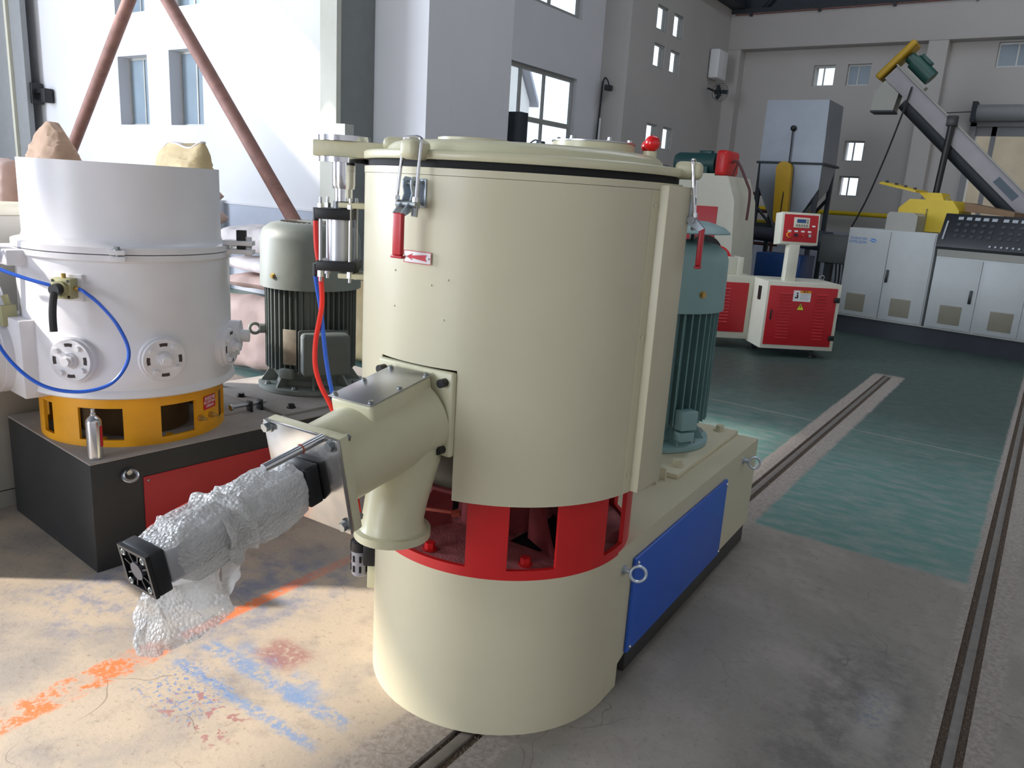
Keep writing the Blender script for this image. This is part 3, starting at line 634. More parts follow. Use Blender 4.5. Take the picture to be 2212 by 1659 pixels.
q = MB(FO); q.torus((-.085, .075, .128), (0, 1, 0), .0108, .002, 20, 6); q.build('ring_mark', mat('rust_ring', (150, 70, 50), .6), rd)
cyl_ = MB(FO); cyl_.box(-.056, .056, .011, .055, -.056, .052, .007, 3); 
aircyl = cyl_.build('air_cylinder', BLK, mix); tag(aircyl, 'air cylinder with black end caps')
MB(FO).box(-.0535, .0535, .434, .466, -.0515, .0515, .004).build('end_cap', BLK, aircyl)
q = MB(FO); q.box(-.047, .047, .055, .434, -.047, .047, .012, 3); q.build('profile_tube', ALU, aircyl)
# front face of the end cap: raised rim, spokes, bolts and round boss
q = MB(FO)
for a in ((-.0535, .0535, .044, .0515), (-.0535, .0535, -.0515, -.044), (-.0535, -.046, -.044, .044), (.046, .0535, -.044, .044)): q.box(a[0], a[1], .466, .475, a[2], a[3])
for k in range(8):
    q.M = FO @ Matrix.Rotation(k*PI/4+PI/8, 4, 'Y'); q.box(.018, .045, .466, .473, -.0018, .0018)
q.M = FO; q.build('cap_ribs', BLK, aircyl)
q = MB(FO); q.cyl((0, .466, 0), (0, .475, 0), .021, seg=28); q.build('cap_boss', mat('dark_grey_boss', (84, 84, 90), .45), aircyl)
for hx in (-.036, .036):
    for vz in (-.036, .036): q = MB(FO); q.torus((hx, .474, vz), (0, 1, 0), .006, .0022, 14, 6); q.cyl((hx, .466, vz), (hx, .472, vz), .006, seg=12); q.build('tie_rod_end', BOLT, aircyl)
# ---- motor behind the vessel
def motor(parent, c, z0, paint, finp, rf, hf, rc, hc, dome, nf=44, box=None, cap=False, prm=1.0):
    e = MB(); e.lathe([(0, 0), (.295, 0), (.30, .004), (.30, .026), (.295, .03), (.20, .034), (.19, .06), (.215, .10), (.24, .125), (rf*.86, .13), (rf*.86, hf), (0, hf)], 56)
    mo = e.build('motor', paint, parent, 40, loc=(c[0], c[1], z0))
    fb = MB(); fb.box(rf*.84, rf, -.0035, .0035, .125, hf-.004); f0 = fb.build('cooling_fin', finp, mo)
    for k in range(nf):
        f = f0 if k == 0 else f0.copy()
        if k: C.objects.link(f); f.parent = mo
        f.rotation_euler = (0, 0, 2*PI*k/nf)
    for k in range(8):
        a = k*PI/4+.2; q = MB(Matrix.Rotation(a, 4, 'Z') @ XZ); q.prism([(.19, .03), (.285, .03), (.225, .12), (.19, .12)], -.006, .006); q.build('rib', paint, mo)
        q = MB(); q.hex(pol(.265, math.degrees(a)+22, .03), (0, 0, 1), .014, .016); q.build('flange_bolt', BOLT, mo)
    h0 = hf-.012; q = MB(); q.lathe([(rc-.004, h0), (rc, h0+.002), (rc-.004, h0+(hc)*.75), (rc-.018, h0+hc*.88), (rc-.06, h0+hc*.97), (rc-.11, h0+hc), (.0, h0+hc+dome)], 56); fc = q.build('fan_cover', paint, mo, 50)
    if not cap:
        q = MB()
        for k in range(36):
            q.M = Matrix.Rotation(2*PI*k/36, 4, 'Z'); q.box(.08, rc-.115, -.004, .004, h0+hc-.002, h0+hc+.004)
        q.build('vent_slots', mat('vent_shadow', (92, 84, 76), .8), mo)
    if cap:
        q = MB(); q.lathe([(.288, h0+hc+.040), (.290, h0+hc+.044), (.262, h0+hc+.068), (.19, h0+hc+.09), (0, h0+hc+.10)], 56); q.lathe([(0, h0+hc+.09), (.19, h0+hc+.084), (.284, h0+hc+.040)], 56); q.build('rain_cap', paint, mo, 50)
        for k in range(4): q = MB(); q.cyl(pol(.12, k*90+30, h0+hc-.01), pol(.12, k*90+30, h0+hc+.085), .012, seg=8); q.build('cap_post', BLK, mo)
    return mo
cM = RZ @ V((0, 1.270, 0))
q = MB(RZ); q.box(-.355, .345, .82, 1.672, .5535, .5745, .002); q.build('motor_slide_plate', IV, mix)
mo = motor(mix, cM, .575, GRN, GRNF, .283, .655, .300, .305, .012, cap=True)
q = MB(); q.M = radial(-30, .28, 0); q.box(-.045, .045, -.05, .01, .115, .205, .006); q.box(-.04, .04, -.045, .01, .06, .105, .006); q.build('terminal_lug', GRN, mo)
for a in (-28, 100, 220): q = MB(radial(a, .30, .73)); q.hex((0, 0, 0), (0, -1, 0), .012, .012); q.build('cover_screw', BRASS, mo)
for x, y in ((.30, .93), (.27, 1.60), (-.3, .93), (-.3, 1.6)):
    q = MB(RZ); q.hex((x, y, .5745), (0, 0, 1), .022, .03); q.build('slide_bolt', IV, mix)
q = MB(RZ); q.box(.10, .30, .70, .712, .5527, .60, .002); q.box(.18, .31, .775, .785, .5527, .605, .002); q.cyl((.27, .62, .583), (.27, .83, .583), .009, seg=10); ts = q.build('tension_block', IV, mix)
q = MB(RZ); q.hex((.27, .645, .583), (0, -1, 0), .017, .016, False); q.cyl((.27, .645, .583), (.27, .70, .583), .009); q.build('tension_screw', ZINC, ts)

# ---- bubble wrap round the cylinder
bw = thing('bubble_wrap', 'crumpled translucent bubble wrap round the air cylinder of the ivory mixer', 'packaging', (0, -1.1, .9))
bw.location = FO.translation; bw.rotation_euler = FO.to_euler()
def sleeve(y0, y1, ny, nt, rad, seed, amp):
    mb = MB(); R = []
    for i in range(ny):
        y = y0+(y1-y0)*i/(ny-1); row = []
        for k in range(nt):
            t = 2*PI*k/nt; r = rad(y, t); nz_ = noise.noise(V((math.cos(t)*2.2+seed, y*16, math.sin(t)*2.2)))*amp+noise.noise(V((math.cos(t)*6, y*50+seed, math.sin(t)*6)))*amp*.35
            sq = max(abs(math.cos(t)), abs(math.sin(t))); rr = (r*.55+r*.45/sq*.86)+nz_
            row.append((rr*math.cos(t), y, rr*math.sin(t)-.012*(1 if math.sin(t) < 0 else 0)*abs(math.sin(t))))
        R.append(row)
    mb.loft(R, True, False); return mb
q = sleeve(.060, .262, 46, 96, lambda y, t: .064+.014*math.sin((y-.05)*14)-(.02 if y > .24 else 0), 3, .010); q.build('bubble_sleeve', WRAP, bw, 80)
q = sleeve(.235, .425, 46, 72, lambda y, t: .062+.012*max(0, math.sin((y-.22)*15))-(.03*(y-.38)/.045 if y > .38 else 0), 9, .007); q.build('film_sleeve', WRAPT, bw, 80)
q = sleeve(.225, .30, 20, 72, lambda y, t: .075+.010*math.sin(y*90+t*2), 21, .010); q.build('gathered_fold', WRAP, bw, 80)
def sheet(pts0, pts1, n, m_, amp, seed):
    """ruled crumpled sheet between two polylines in the cylinder frame"""
    a = spline([V(p) for p in pts0], n); b = spline([V(p) for p in pts1], n); mb = MB(); G = []
    for i in range(len(a)):
        row = []
        for j in range(m_+1):
            f_ = j/m_; p = a[i].lerp(b[i], f_); k = amp*(.3+f_)
            p = p+V((noise.noise(p*28+V((seed, 0, 0)))*k+noise.noise(p*70)*k*.3, noise.noise(p*26+V((0, seed, 0)))*k, noise.noise(p*24+V((0, 0, seed)))*k*.8)); row.append(mb.v(p))
        G.append(row)
    for i in range(len(G)-1):
        for j in range(m_): mb.f([G[i][j], G[i+1][j], G[i+1][j+1], G[i][j+1]])
    return mb
q = sheet([(.05, .435, -.05), (.02, .44, -.058), (-.02, .43, -.058), (-.05, .40, -.058), (-.052, .34, -.055), (-.03, .31, -.06), (.03, .33, -.06), (.055, .39, -.056)],
          [(.085, .48, -.16), (.05, .50, -.205), (-.005, .49, -.20), (-.06, .45, -.185), (-.095, .36, -.15), (-.04, .33, -.175), (.03, .37, -.19), (.09, .43, -.17)], 8, 16, .026, 4); q.build('hanging_tail', WRAPT, bw, 80)
q = sheet([(-.055, .31, -.03), (-.058, .285, -.04), (-.056, .255, -.04)], [(-.045, .335, -.135), (-.05, .30, -.150), (-.06, .275, -.10)], 6, 12, .012, 8); q.build('hanging_flap', WRAPT, bw, 80)
q = sheet([(-.05, .43, .045), (0, .435, .05), (.05, .43, .045)], [(-.066, .37, .05), (0, .36, .066), (.06, .36, .052)], 6, 8, .018, 15); q.build('torn_edge', WRAP, bw, 80)
q = MB(); q.tube([(.058, .20, .03), (.06, .30, .05), (.058, .40, .04)], .0075, 8, 4); q.build('wrapped_hose', HRED, mix).matrix_parent_inverse = Matrix()
bpy.data.objects['wrapped_hose'].matrix_local = FO

# ================================================================== WHITE MIXER (left)
CW = V((-2.088, -.163)); aw = math.radians(-4.8); RW = Matrix.Translation((CW.x, CW.y, 0)) @ Matrix.Rotation(aw, 4, 'Z')
wm = thing('white_mixer', 'white painted drum mixer with a yellow ring on a black base, grey motor behind', 'machine', (CW.x, CW.y, 0), aw)
# local frame: x right, y along the base; front right corner at about (.46,-.41)
q = MB(); q.box(-.44, .466, -.415, 1.62, 0, .485, .003); wb = q.build('base_box', BLKP, wm)
q = MB(); q.box(-.44, .466, -.415, 1.62, .4852, .492, .001); q.build('base_top', DUST, wm)
q = MB(); q.box(.467, .474, -.20, 1.5, .10, .385, .002); rp = q.build('side_panel', DKRED, wm); tag(rp, 'dark red side panel')
for y_ in (-.18, 1.0):
    for z_ in (.12, .365): q = MB(); q.sphere((.474, y_, z_), .006, 8); q.build('screw', BOLT, rp)
for p in ((.47, -.27, .43), ):
    q = MB(); q.cyl(p, (p[0]+.03, p[1], p[2]), .012, seg=10); q.torus((p[0]+.035, p[1], p[2]-.012), (.55, -.2, .8), .028, .008); q.build('eye_bolt', STEEL, wm)
# yellow ring
RWg = .402; yr = MB(); yr.lathe([(RWg, .492), (RWg, .523), (RWg-.014, .523), (RWg-.014, .492), (RWg, .492)], 72); yr.lathe([(RWg, .668), (RWg, .715), (RWg-.014, .715), (RWg-.014, .668), (RWg, .668)], 72)
wins = [(-97, -85), (-64, -37), (-15, 9), (35, 52), (75, 100), (125, 150), (180, 205), (225, 245)]
ws = sorted(wins)
for i in range(len(ws)):
    a = ws[i][1]; b = ws[(i+1) % len(ws)][0]+(360 if i == len(ws)-1 else 0); nn = 8; ts_ = [math.radians(a+4.8+(b-a)*k/nn) for k in range(nn+1)]
    yr.loft([[(r*math.cos(t), r*math.sin(t), z) for r, z in ((RWg, .523), (RWg, .668), (RWg-.014, .668), (RWg-.014, .523))] for t in ts_])
yg = yr.build('support_ring', YEL, wm, 30)
MB().lathe([(.24, .492), (.24, .72)], 36).build('bearing_housing', mat('grimy_interior', (96, 74, 46), .8, var=.2), yg)
MB().lathe([(.2, .7), (RWg-.015, .7), (RWg-.015, .715), (.2, .715)], 48).build('vessel_bottom', mat('grimy_dark', (40, 36, 34), .9), yg)
for a in (-90, -48, -2, 45): q = MB(); q.hex(pol(.345, a, .4925), (0, 0, 1), .016, .024); q.build('ring_bolt', YEL, yg)
for a in (17, 27): q = MB(radial(a, RWg, .575)); q.cyl((0, 0, 0), (0, -.02, 0), .014, seg=12); q.cyl((0, -.02, 0), (0, -.04, 0), .007, seg=8); q.build('grease_nipple', BRASS, yg)
# drum
RD = .447
MB().lathe([(.38, .722), (RD+.004, .722), (RD+.012, .728), (RD+.010, .745), (RD, .76), (RD, 1.305), (RD+.010, 1.315), (RD+.010, 1.338), (.40, 1.338)], 96).build('drum', WHM, wm, 30)
MB().lathe([(.40, 1.342), (RD+.010, 1.342), (RD+.010, 1.368), (RD-.02, 1.374), (.418, 1.382), (.412, 1.40), (.411, 1.708), (.4, 1.708), (.4, 1.38)], 96).build('extension_collar', WHM, wm, 30)
for a in (-29, 75):
    q = MB(radial(a, RD, 0)); q.box(-.03, .03, -.045, .01, 1.343, 1.362, .003); q.box(-.03, .03, -.045, .01, 1.315, 1.337, .003); lg = q.build('clamp_lug', WHM, wm)
    q = MB(radial(a, RD, 0)); q.hex((0, -.026, 1.362), (0, 0, 1), .012, .014); q.cyl((0, -.026, 1.335), (0, -.026, 1.345), .006); q.build('lug_bolt', BOLT, lg)
# hinge lugs at the right
for k, z_ in enumerate((1.36, 1.40)):
    q = MB(radial(46, RD, 0)); q.box(-.035, .035, -.125, .01, z_-.03, z_-.008, .003); q.cyl((0, -.10, z_-.04), (0, -.10, z_+.01), .016, seg=12); q.build('hinge_lug', WHM, wm)
q = MB(radial(46, RD, 0)); q.box(-.02, .02, -.09, -.05, 1.335, 1.44, .002); q.build('hinge_block', BLKP, wm)
def port(a, z):
    F = radial(a, RD, z); q = MB(F); q.cyl((0, .03, 0), (0, -.018, 0), .098, seg=40); q.cyl((0, -.018, 0), (0, -.034, 0), .090, .088, seg=40); p_ = q.build('port_flange', WHM, wm, 40)
    q = MB(F); q.cyl((0, -.034, 0), (0, -.042, 0), .034, seg=24); q.hex((0, -.042, 0), (0, -1, 0), .028, .016, False); q.cyl((0, -.05, 0), (0, -.072, 0), .018, seg=16); q.build('centre_nut', WHM, p_)
    for k in range(4):
        t = PI/4+k*PI/2+.15; q = MB(F); q.cyl((.066*math.cos(t), -.034, .066*math.sin(t)), (.066*math.cos(t), -.048, .066*math.sin(t)), .011, seg=14); q.build('port_bolt', WHM, p_)
        q = MB(F); rr = []
        for i in range(8):
            u = t+.42+i*.07
            rr.append([(r*math.cos(u), y, r*math.sin(u)) for r, y in ((.060, -.0335), (.074, -.0335), (.074, -.0350), (.060, -.0350))])
        q.loft(rr); q.build('slot', mat('slot_dark', (70, 64, 62), .9) if 'slot_dark' not in bpy.data.materials else bpy.data.materials['slot_dark'], p_)
for a in (-59.1+4.8, -14.6+4.8, 33+4.8): port(a, .895)
q = MB(radial(50, RD, .93)); q.cyl((0, .03, 0), (0, -.05, 0), .075, seg=28); q.cyl((0, -.05, 0), (0, -.09, 0), .03, seg=12); q.build('sensor_port', WHM, wm)
# hand valve with black lever and blue hoses
F = radial(-54, RD, 1.20)
q = MB(F); q.box(-.055, .06, -.012, .012, -.055, .055, .003); q.build('valve_pad', WHM, wm)
q = MB(F); q.box(-.042, .042, -.06, -.012, -.042, .042, .004); vb = q.build('hand_valve', OLIVE, wm)
q = MB(F); q.cyl((0, -.06, 0), (0, -.075, 0), .032, seg=24); q.build('valve_collar', OLIVE, vb)
for sx in (-.032, .032):
    for sz in (-.032, .032): q = MB(F); q.cyl((sx, -.06, sz), (sx, -.062, sz), .006, seg=8); q.build('valve_screw', BLK, vb)
q = MB(F); q.cyl((-.002, -.073, 0), (-.002, -.105, 0), .025, .022, seg=20); q.tube([(-.002, -.10, -.01), (-.004, -.112, -.06), (-.002, -.122, -.11), (.002, -.128, -.165)], .0145, 10, 4); q.build('valve_lever', BLK, vb)
q = MB(F); q.cyl((.042, -.036, 0), (.062, -.036, 0), .010, seg=8); q.cyl((-.042, -.036, 0), (-.06, -.036, 0), .010, seg=8); q.cyl((0, -.036, .042), (0, -.036, .06), .009, seg=8); q.build('valve_fitting', BRASS, vb)
Wi = Matrix.Rotation(-aw, 4, 'Z') @ Matrix.Translation((-CW.x, -CW.y, 0))
def wp(x, y, z): return Wi @ V((x, y, z))
def surf(deg, r, z): return pol(r, deg+4.8, z)
fe = F @ V((.062, -.036, 0))
def loop(pts):
    q = MB(); q.tube(pts, .0075, 10, 8); q.build('blue_hose', HBLU, wm)
loop([fe, F @ V((.09, -.045, -.01)), surf(-42, .50, 1.14), surf(-35, .52, 1.06), surf(-31, .53, .96), surf(-33, .53, .88), surf(-40, .54, .81), surf(-52, .56, .785), surf(-65, .585, .81), surf(-77, .60, .89), surf(-86, .61, 1.0), surf(-90, .61, 1.13), surf(-94, .60, 1.28), surf(-97, .60, 1.37), surf(-101, .62, 1.41), surf(-106, .65, 1.40)])
loop([F @ V((-.06, -.036, 0)), surf(-64, .505, 1.21), surf(-76, .53, 1.235), surf(-88, .57, 1.27), surf(-100, .64, 1.34), surf(-108, .72, 1.38)])
# outlet towards -Y at the left edge with its pneumatic cylinder
q = MB(); q.box(-.20, .075, -.50, -.36, .70, 1.04, .006); of = q.build('outlet_flange', WHM, wm); tag(of)
q = MB(); q.cyl((-.15, -.48, .86), (-.17, -1.15, .84), .145, seg=40); q.cyl((-.17, -.50, .86), (-.17, -.535, .86), .17, seg=40); q.box(-.33, -.01, -1.18, -1.15, .70, 1.0); q.build('outlet_pipe', WHM, wm)
q = MB(); q.box(-.26, .06, -.52, -.36, 1.27, 1.335, .008); q.build('top_bracket', WHM, wm)
q = MB(); q.cyl((-.08, -.50, 1.07), (-.11, -.55, 1.30), .018, seg=14); q.cyl((-.11, -.55, 1.30), (-.13, -.60, 1.52), .007, seg=8); q.cyl((-.095, -.55, 1.30), (-.115, -.60, 1.52), .007, seg=8); q.build('strut_cylinder', GLASSD, wm)
q = MB(); q.box(-.145, -.075, -.60, -.53, 1.345, 1.40, .004); q.build('strut_block', BLK, wm)
q = MB(); q.box(-.11, -.05, -.52, -.46, 1.0, 1.09, .004); q.cyl((-.08, -.49, 1.08), (-.085, -.5, 1.13), .02, seg=12); q.build('strut_clevis', OLIVE, wm)
# sticker
F = radial(22.3+4.8, RWg+.001, .638)
q = MB(F); q.box(-.045, .045, -.0012, .001, -.032, .032, .0003); st = q.build('warning_sticker', PRED, wm)
for i, s_ in enumerate(('危险区域', '禁止将手伸入', '注意安全')):
    try: text(s_, .0155 if i else .02, F @ Matrix.Translation((0, -.0014, .018-i*.018)) @ XZ, WHITE, st)
    except Exception: pass
# base-top details near the motor
q = MB(); q.box(-.36, .38, .58, 1.55, .492, .506, .001); q.build('motor_slide_plate', DUST, wm)
for x, y in ((.30, .68), (-.05, .60), (-.32, .62)): q = MB(); q.hex((x, y, .506), (0, 0, 1), .018, .02); q.build('slide_bolt', BLK, wm)
MB().box(.16, .21, .56, .57, .492, .55, .002).build('tension_block', BLKP, wm); tb = MB().box(.16, .21, .50, .51, .492, .55, .002).build('tension_block', BLKP, wm); q = MB(); q.cyl((.185, .40, .53), (.185, .60, .53), .009, seg=10); q.hex((.185, .405, .53), (0, -1, 0), .016, .012, False); q.build('tension_screw', STEEL, tb)
mg = motor(wm, Wi @ V((-2.052, .905, 0)), .506, GREY, GREYF, .258, .60, .283, .36, .006, nf=46)
F = radial(-25, .26, 0)
q = MB(F); q.box(-.12, .14, -.13, .03, .135, .37, .022, 3); q.box(-.13, .15, -.05, -.035, .125, .38, .012, 2); q.build('terminal_box', GREYF, mg)
F = radial(-62, .262, 0); q = MB(F); q.box(-.04, .04, -.006, 0, .17, .37, .001); np_ = q.build('nameplate', NAMEP, mg)
F = radial(-86, .27, .50-.0); q = MB(radial(-118, .26, .34)); q.cyl((0, 0, 0), (0, -.03, 0), .028, seg=14); q.torus((0, -.055, 0), (1, 0, .3), .028, .009); q.build('eye_bolt', GREY, mg)
q = MB(radial(-66, .255, 0)); q.box(-.04, .04, -.03, .01, .09, .145, .006); q.build('terminal_lug', GREY, mg)
q = MB(radial(-82, .283, .66)); q.hex((0, 0, 0), (0, -1, 0), .012, .012); q.build('cover_screw', BRASS, mg)

# spray can on the black base
can = thing('spray_can', 'silver spray can with a red label standing against the yellow ring', 'can', (-1.715, -.560, .4925), .6)
MB().lathe([(0, 0), (.028, 0), (.031, .004), (.031, .162), (.028, .172), (.018, .182), (.016, .184)], 32).build('body', mat('can_aluminium', (205, 205, 208), .2, .9, var=.05), can)
q = MB(); q.lathe([(.0315, .055), (.0315, .145)], 20, (0, 0, 0), -20, 70); q.build('label', PRED, can)
MB().lathe([(.016, .184), (.011, .188), (.011, .196), (.008, .2), (.008, .216), (0, .218)], 20).build('nozzle', ALU, can)

# grey control cabinet at the left edge
gc = thing('control_cabinet', 'tall light grey steel cabinet behind the white drum at the left edge', 'cabinet', (-2.60, .30, 0), math.radians(-2))
MB().box(-.62, 0, -1.78, -.40, 0, 1.44, .004).build('body', mat('pale_cabinet', (178, 176, 168), .5, var=.03), gc)
MB().box(-.63, .006, -1.79, -.39, 1.44, 1.475, .003).build('top_cap', CREAM, gc)
q = MB(); q.box(.0, .003, -1.76, -.42, .09, .094); q.build('seam', BLKP, gc)

# ================================================================== SACKS by the cross wall
def sack(name, label, loc, size, rot, material, seed, group=None, puff=1.0, upright=False):
    mb = MB(); nx, ny = 22, 16; sx, sy, sz = size; top = []; bot = []
    for i in range(nx+1):
        rt, rb = [], []
        for j in range(ny+1):
            u = i/nx*2-1; v = j/ny*2-1
            h = ((1-abs(u)**4)*(1-abs(v)**4)); h = max(h, 0)**.4
            n_ = noise.noise(V((u*2.2+seed, v*2.2, seed)))*.16+noise.noise(V((u*6+seed, v*6, 1)))*.07
            px = u*sx/2*(1-.05*abs(v)**2)+noise.noise(V((v*3, seed, u)))*.02; py = v*sy/2*(1-.06*abs(u)**2)+noise.noise(V((u*3, seed, 7)))*.02
            rt.append(mb.v((px, py, sz/2+sz/2*h*puff*(1+n_)))); rb.append(mb.v((px, py, sz/2-sz/2*h*min(1, .96+n_*.2))) if 0 < i < nx and 0 < j < ny else rt[-1])
        top.append(rt); bot.append(rb)
    for i in range(nx):
        for j in range(ny):
            mb.f([top[i][j], top[i+1][j], top[i+1][j+1], top[i][j+1]])
            f = [bot[i][j], bot[i][j+1], bot[i+1][j+1], bot[i+1][j]]; k = []
            for x in f:
                if x not in k: k.append(x)
            if len(k) > 2: mb.f(k)
    o = mb.build(name, material, None, 80); o.location = loc; o.rotation_euler = rot
    return tag(o, label, 'sack', group)
G1 = 'sacks stacked in front of the left wall'
sack('sack', 'large pinkish white sack standing upright behind the grey motor, lowest of the stack', (-4.22, 2.32, .335), (1.0, .66, .30), (math.radians(86), 0, .2), SACKP, 3, G1)
sack('sack', 'dirty tan sack standing behind the pinkish upright sack, right of the drum', (-3.95, 3.22, .40), (.8, .78, .24), (math.radians(86), 0, -.05), SACKT, 5, G1)
sack('sack', 'flat pinkish sack under the grey creased sack, beside the motor cover', (-4.40, 2.55, .69), (.86, .60, .125), (0, 0, .2), SACKP, 11, G1)
sack('sack', 'creased grey sack lying second from the top, beside the drum', (-4.45, 2.55, .832), (.84, .58, .135), (0, 0, -.12), SACKW, 17, G1)
sack('sack', 'white woven sack on top of the stack beside the grey motor', (-4.58, 2.55, .99), (.74, .52, .25), (0, 0, .3), SACKW, 23, G1)
MIDL = ['pinkish sack at the very bottom of the stack behind the white collar', 'pinkish sack second from the floor in the stack behind the white collar', 'pinkish sack third from the floor in the stack behind the white collar', 'pinkish sack in the middle of the stack behind the white collar', 'pinkish sack third from the top of the stack behind the white collar', 'pinkish sack second below the tan sack behind the white collar', 'pinkish sack directly below the tan sack behind the white collar']
for k in range(7): sack('sack', MIDL[k], (-6.2+.04*(k % 2), 2.75, .01+k*.225), (.84, .55, .195), (0, 0, .06*(k % 3)), SACKP, 31+k, G1)
def bag(label, loc, w, d, h, topw, rot, material, seed, rim=None):
    """standing paper bag: creased walls, uneven crumpled mouth"""
    n, m_ = 56, 20; mb = MB(); R_ = []; top = []
    for k in range(m_+1):
        f = k/m_; ww = (w*(1-f)+topw*f)*(1+.12*math.sin(f*PI)); dd = d*(1-.75*f**1.6)*(1+.1*math.sin(f*PI)); row = []
        for i in range(n):
            t = 2*PI*i/n; c, s_ = math.cos(t), math.sin(t); e = .55
            x = ww/2*math.copysign(abs(c)**e, c); y = dd/2*math.copysign(abs(s_)**e, s_)
            p = V((x*5+seed, y*5, f*4)); cr = abs(noise.noise(p))*.055*w-abs(noise.noise(p*2.7))*.05*w
            hz = f*h*(1+.10*noise.noise(V((x*6, seed, 0)))+(.09*math.sin(x*14+seed) if f > .6 else 0)*f)
            row.append((x*(1+cr*2), y*(1+cr*5), hz))
        R_.append(row)
    mb.loft(R_, True, True); o = mb.build('sack', material, None, 28); o.location = loc; o.rotation_euler = (0, 0, rot); tag(o, label, 'sack', G1)
    if rim:
        q = MB(); q.tube([V(p)*1.0 for p in R_[-1]]+[V(R_[-1][0])], .012, 6); q.build('pale_edge', rim, o)
    return o
bag('tan sack with a pale folded edge showing over the right rim of the white collar', (-6.06, 2.72, 1.585), .62, .36, .36, .66, .05, SACKT, 47, SACKW)
LFL = ['brown paper sack on the floor at the far left', 'brown paper sack second from the floor at the far left', 'brown paper sack third from the floor at the far left', 'brown paper sack fourth from the floor at the far left', 'brown paper sack fifth from the floor at the far left', 'brown paper sack under the bulging one at the left rim of the collar']
for k in range(6): sack('sack', LFL[k], (-8.74+.05*(k % 2), 2.75, .01+k*.255), (1.1, .6, .22), (0, 0, -.04*(k % 3)), SACKB, 61+k, G1)
bag('bulging brown paper sack rising above the left rim of the white collar', (-8.80, 2.75, 1.54), .74, .46, .58, .44, .05, SACKB, 71)
PL = ['printed pinkish sack on the floor at the left edge', 'printed pinkish sack second from the floor at the left edge', 'printed pinkish sack third from the floor at the left edge', 'printed pinkish sack under the standing one at the left edge']
for k in range(4): sack('sack', PL[k], (-10.0, 2.75, .01+k*.255), (.95, .6, .22), (0, 0, .05*(k % 2)), SACKP, 81+k, G1)
sack('sack', 'printed pinkish sack standing up at the left edge behind the cabinet', (-9.86, 2.75, 1.34), (.80, .70, .42), (math.radians(84), 0, .1), SACKP, 91, G1)

# leaning rusty pipes (a tripod hoist)
hz_ = thing('pipe_hoist_frame', 'rust brown pipe A-frame standing in front of the white left wall', 'hoist', (-8.0, 3.3, 0))
def yp(x, z): return V((x+8.0, 0, z))
q = MB(); q.cyl((4.11, 0, 0), (.33, .05, 4.02), .072, seg=14); q.build('leg', RUST, hz_)
q = MB(); q.cyl((-3.16, 0, 0), (.41, .05, 4.02), .072, seg=14); q.build('leg', RUST, hz_)
q = MB(); q.cyl((.05, .05, 3.95), (.70, .05, 3.95), .05, seg=12); q.build('head_pin', STEELD, hz_)

# ================================================================== wall items on the side wall
cc = thing('security_camera', 'small grey camera on a bent arm in the corner of the recessed bay', 'camera', (-5.42, 10.2, 3.62))
q = MB(); q.tube([(0, .04, 0), (.06, -.02, .03), (.13, -.06, -.02), (.17, -.08, -.09)], .012, 8, 4); q.build('arm', STEELD, cc)
q = MB(); q.box(.13, .22, -.16, -.02, -.19, -.10, .01); q.build('body', STEELD, cc)
cp = thing('conduit', 'white vertical conduit with a dark cable in the corner of the recessed bay', 'pipe', (-5.4, 10.18, 0))
q = MB(); q.cyl((0, 0, .02), (0, 0, 3.0), .022, seg=10); q.build('pipe', WHITE, cp)
q = MB(); q.tube([(-.03, -.06, 0), (-.05, -.05, 1.0), (-.02, -.02, 2.6), (0, 0, 3.6)], .018, 8, 4); q.build('cable', STEELD, cp)
ac_ = thing('air_conditioner', 'white box unit mounted high in the far left corner above the fan', 'air conditioner', (-4.98, 13.95, 4.14))
MB().box(0, .20, -.25, .25, 0, .55, .03, 3).build('body', WHITE, ac_)
fa = thing('wall_fan', 'small dark wire fan on the far corner wall under the white unit', 'fan', (-4.98, 13.8, 3.86))
q = MB(); q.cyl((0, 0, .1), (.2, -.05, .02), .02, seg=8); q.cyl((.2, -.05, .02), (.3, -.12, .0), .05, seg=12); q.build('motor', STEELD, fa)
q = MB(); [q.torus((.32+.02*k, -.14-.02*k, 0), (.7, -.7, -.15), .17-.045*k, .005, 28, 5) for k in range(3)]; q.build('guard', STEELD, fa)
q = MB()
for k in range(3):
    M2 = Matrix.Translation((.33, -.15, 0)) @ V((.7, -.7, -.15)).to_track_quat('Z', 'Y').to_matrix().to_4x4() @ Matrix.Rotation(k*2*PI/3, 4, 'Z'); q.M = M2; q.box(.02, .15, -.03, .05, -.003, .003, .002)
q.build('blade', STEELD, fa)
bx = thing('dark_machine_head', 'dark upright machine head standing in front of the big window', 'machine', (-5.05, 7.2, 0))
MB().box(-.12, .12, -.10, .10, 0, 2.76, .01).build('body', STEELD, bx)
lm = thing('work_lamp', 'small dark tapered machine lamp with cable in front of the window', 'lamp', (-3.2, 5.0, 0))
q = MB(); q.cyl((0, 0, 0), (0, 0, 2.06), .025, seg=10); q.box(-.1, .1, -.1, .1, 0, .03); q.build('stand', STEELD, lm)
q = MB(); q.cyl((0, 0, 2.03), (0, 0, 2.22), .09, .045, seg=4); q.build('head', STEELD, lm)
q = MB(); q.tube([(0, 0, 2.2), (-.05, -.03, 2.23), (-.12, -.08, 2.17), (-.2, -.12, 2.15)], .008, 6, 4); q.build('cable', STEELD, lm)

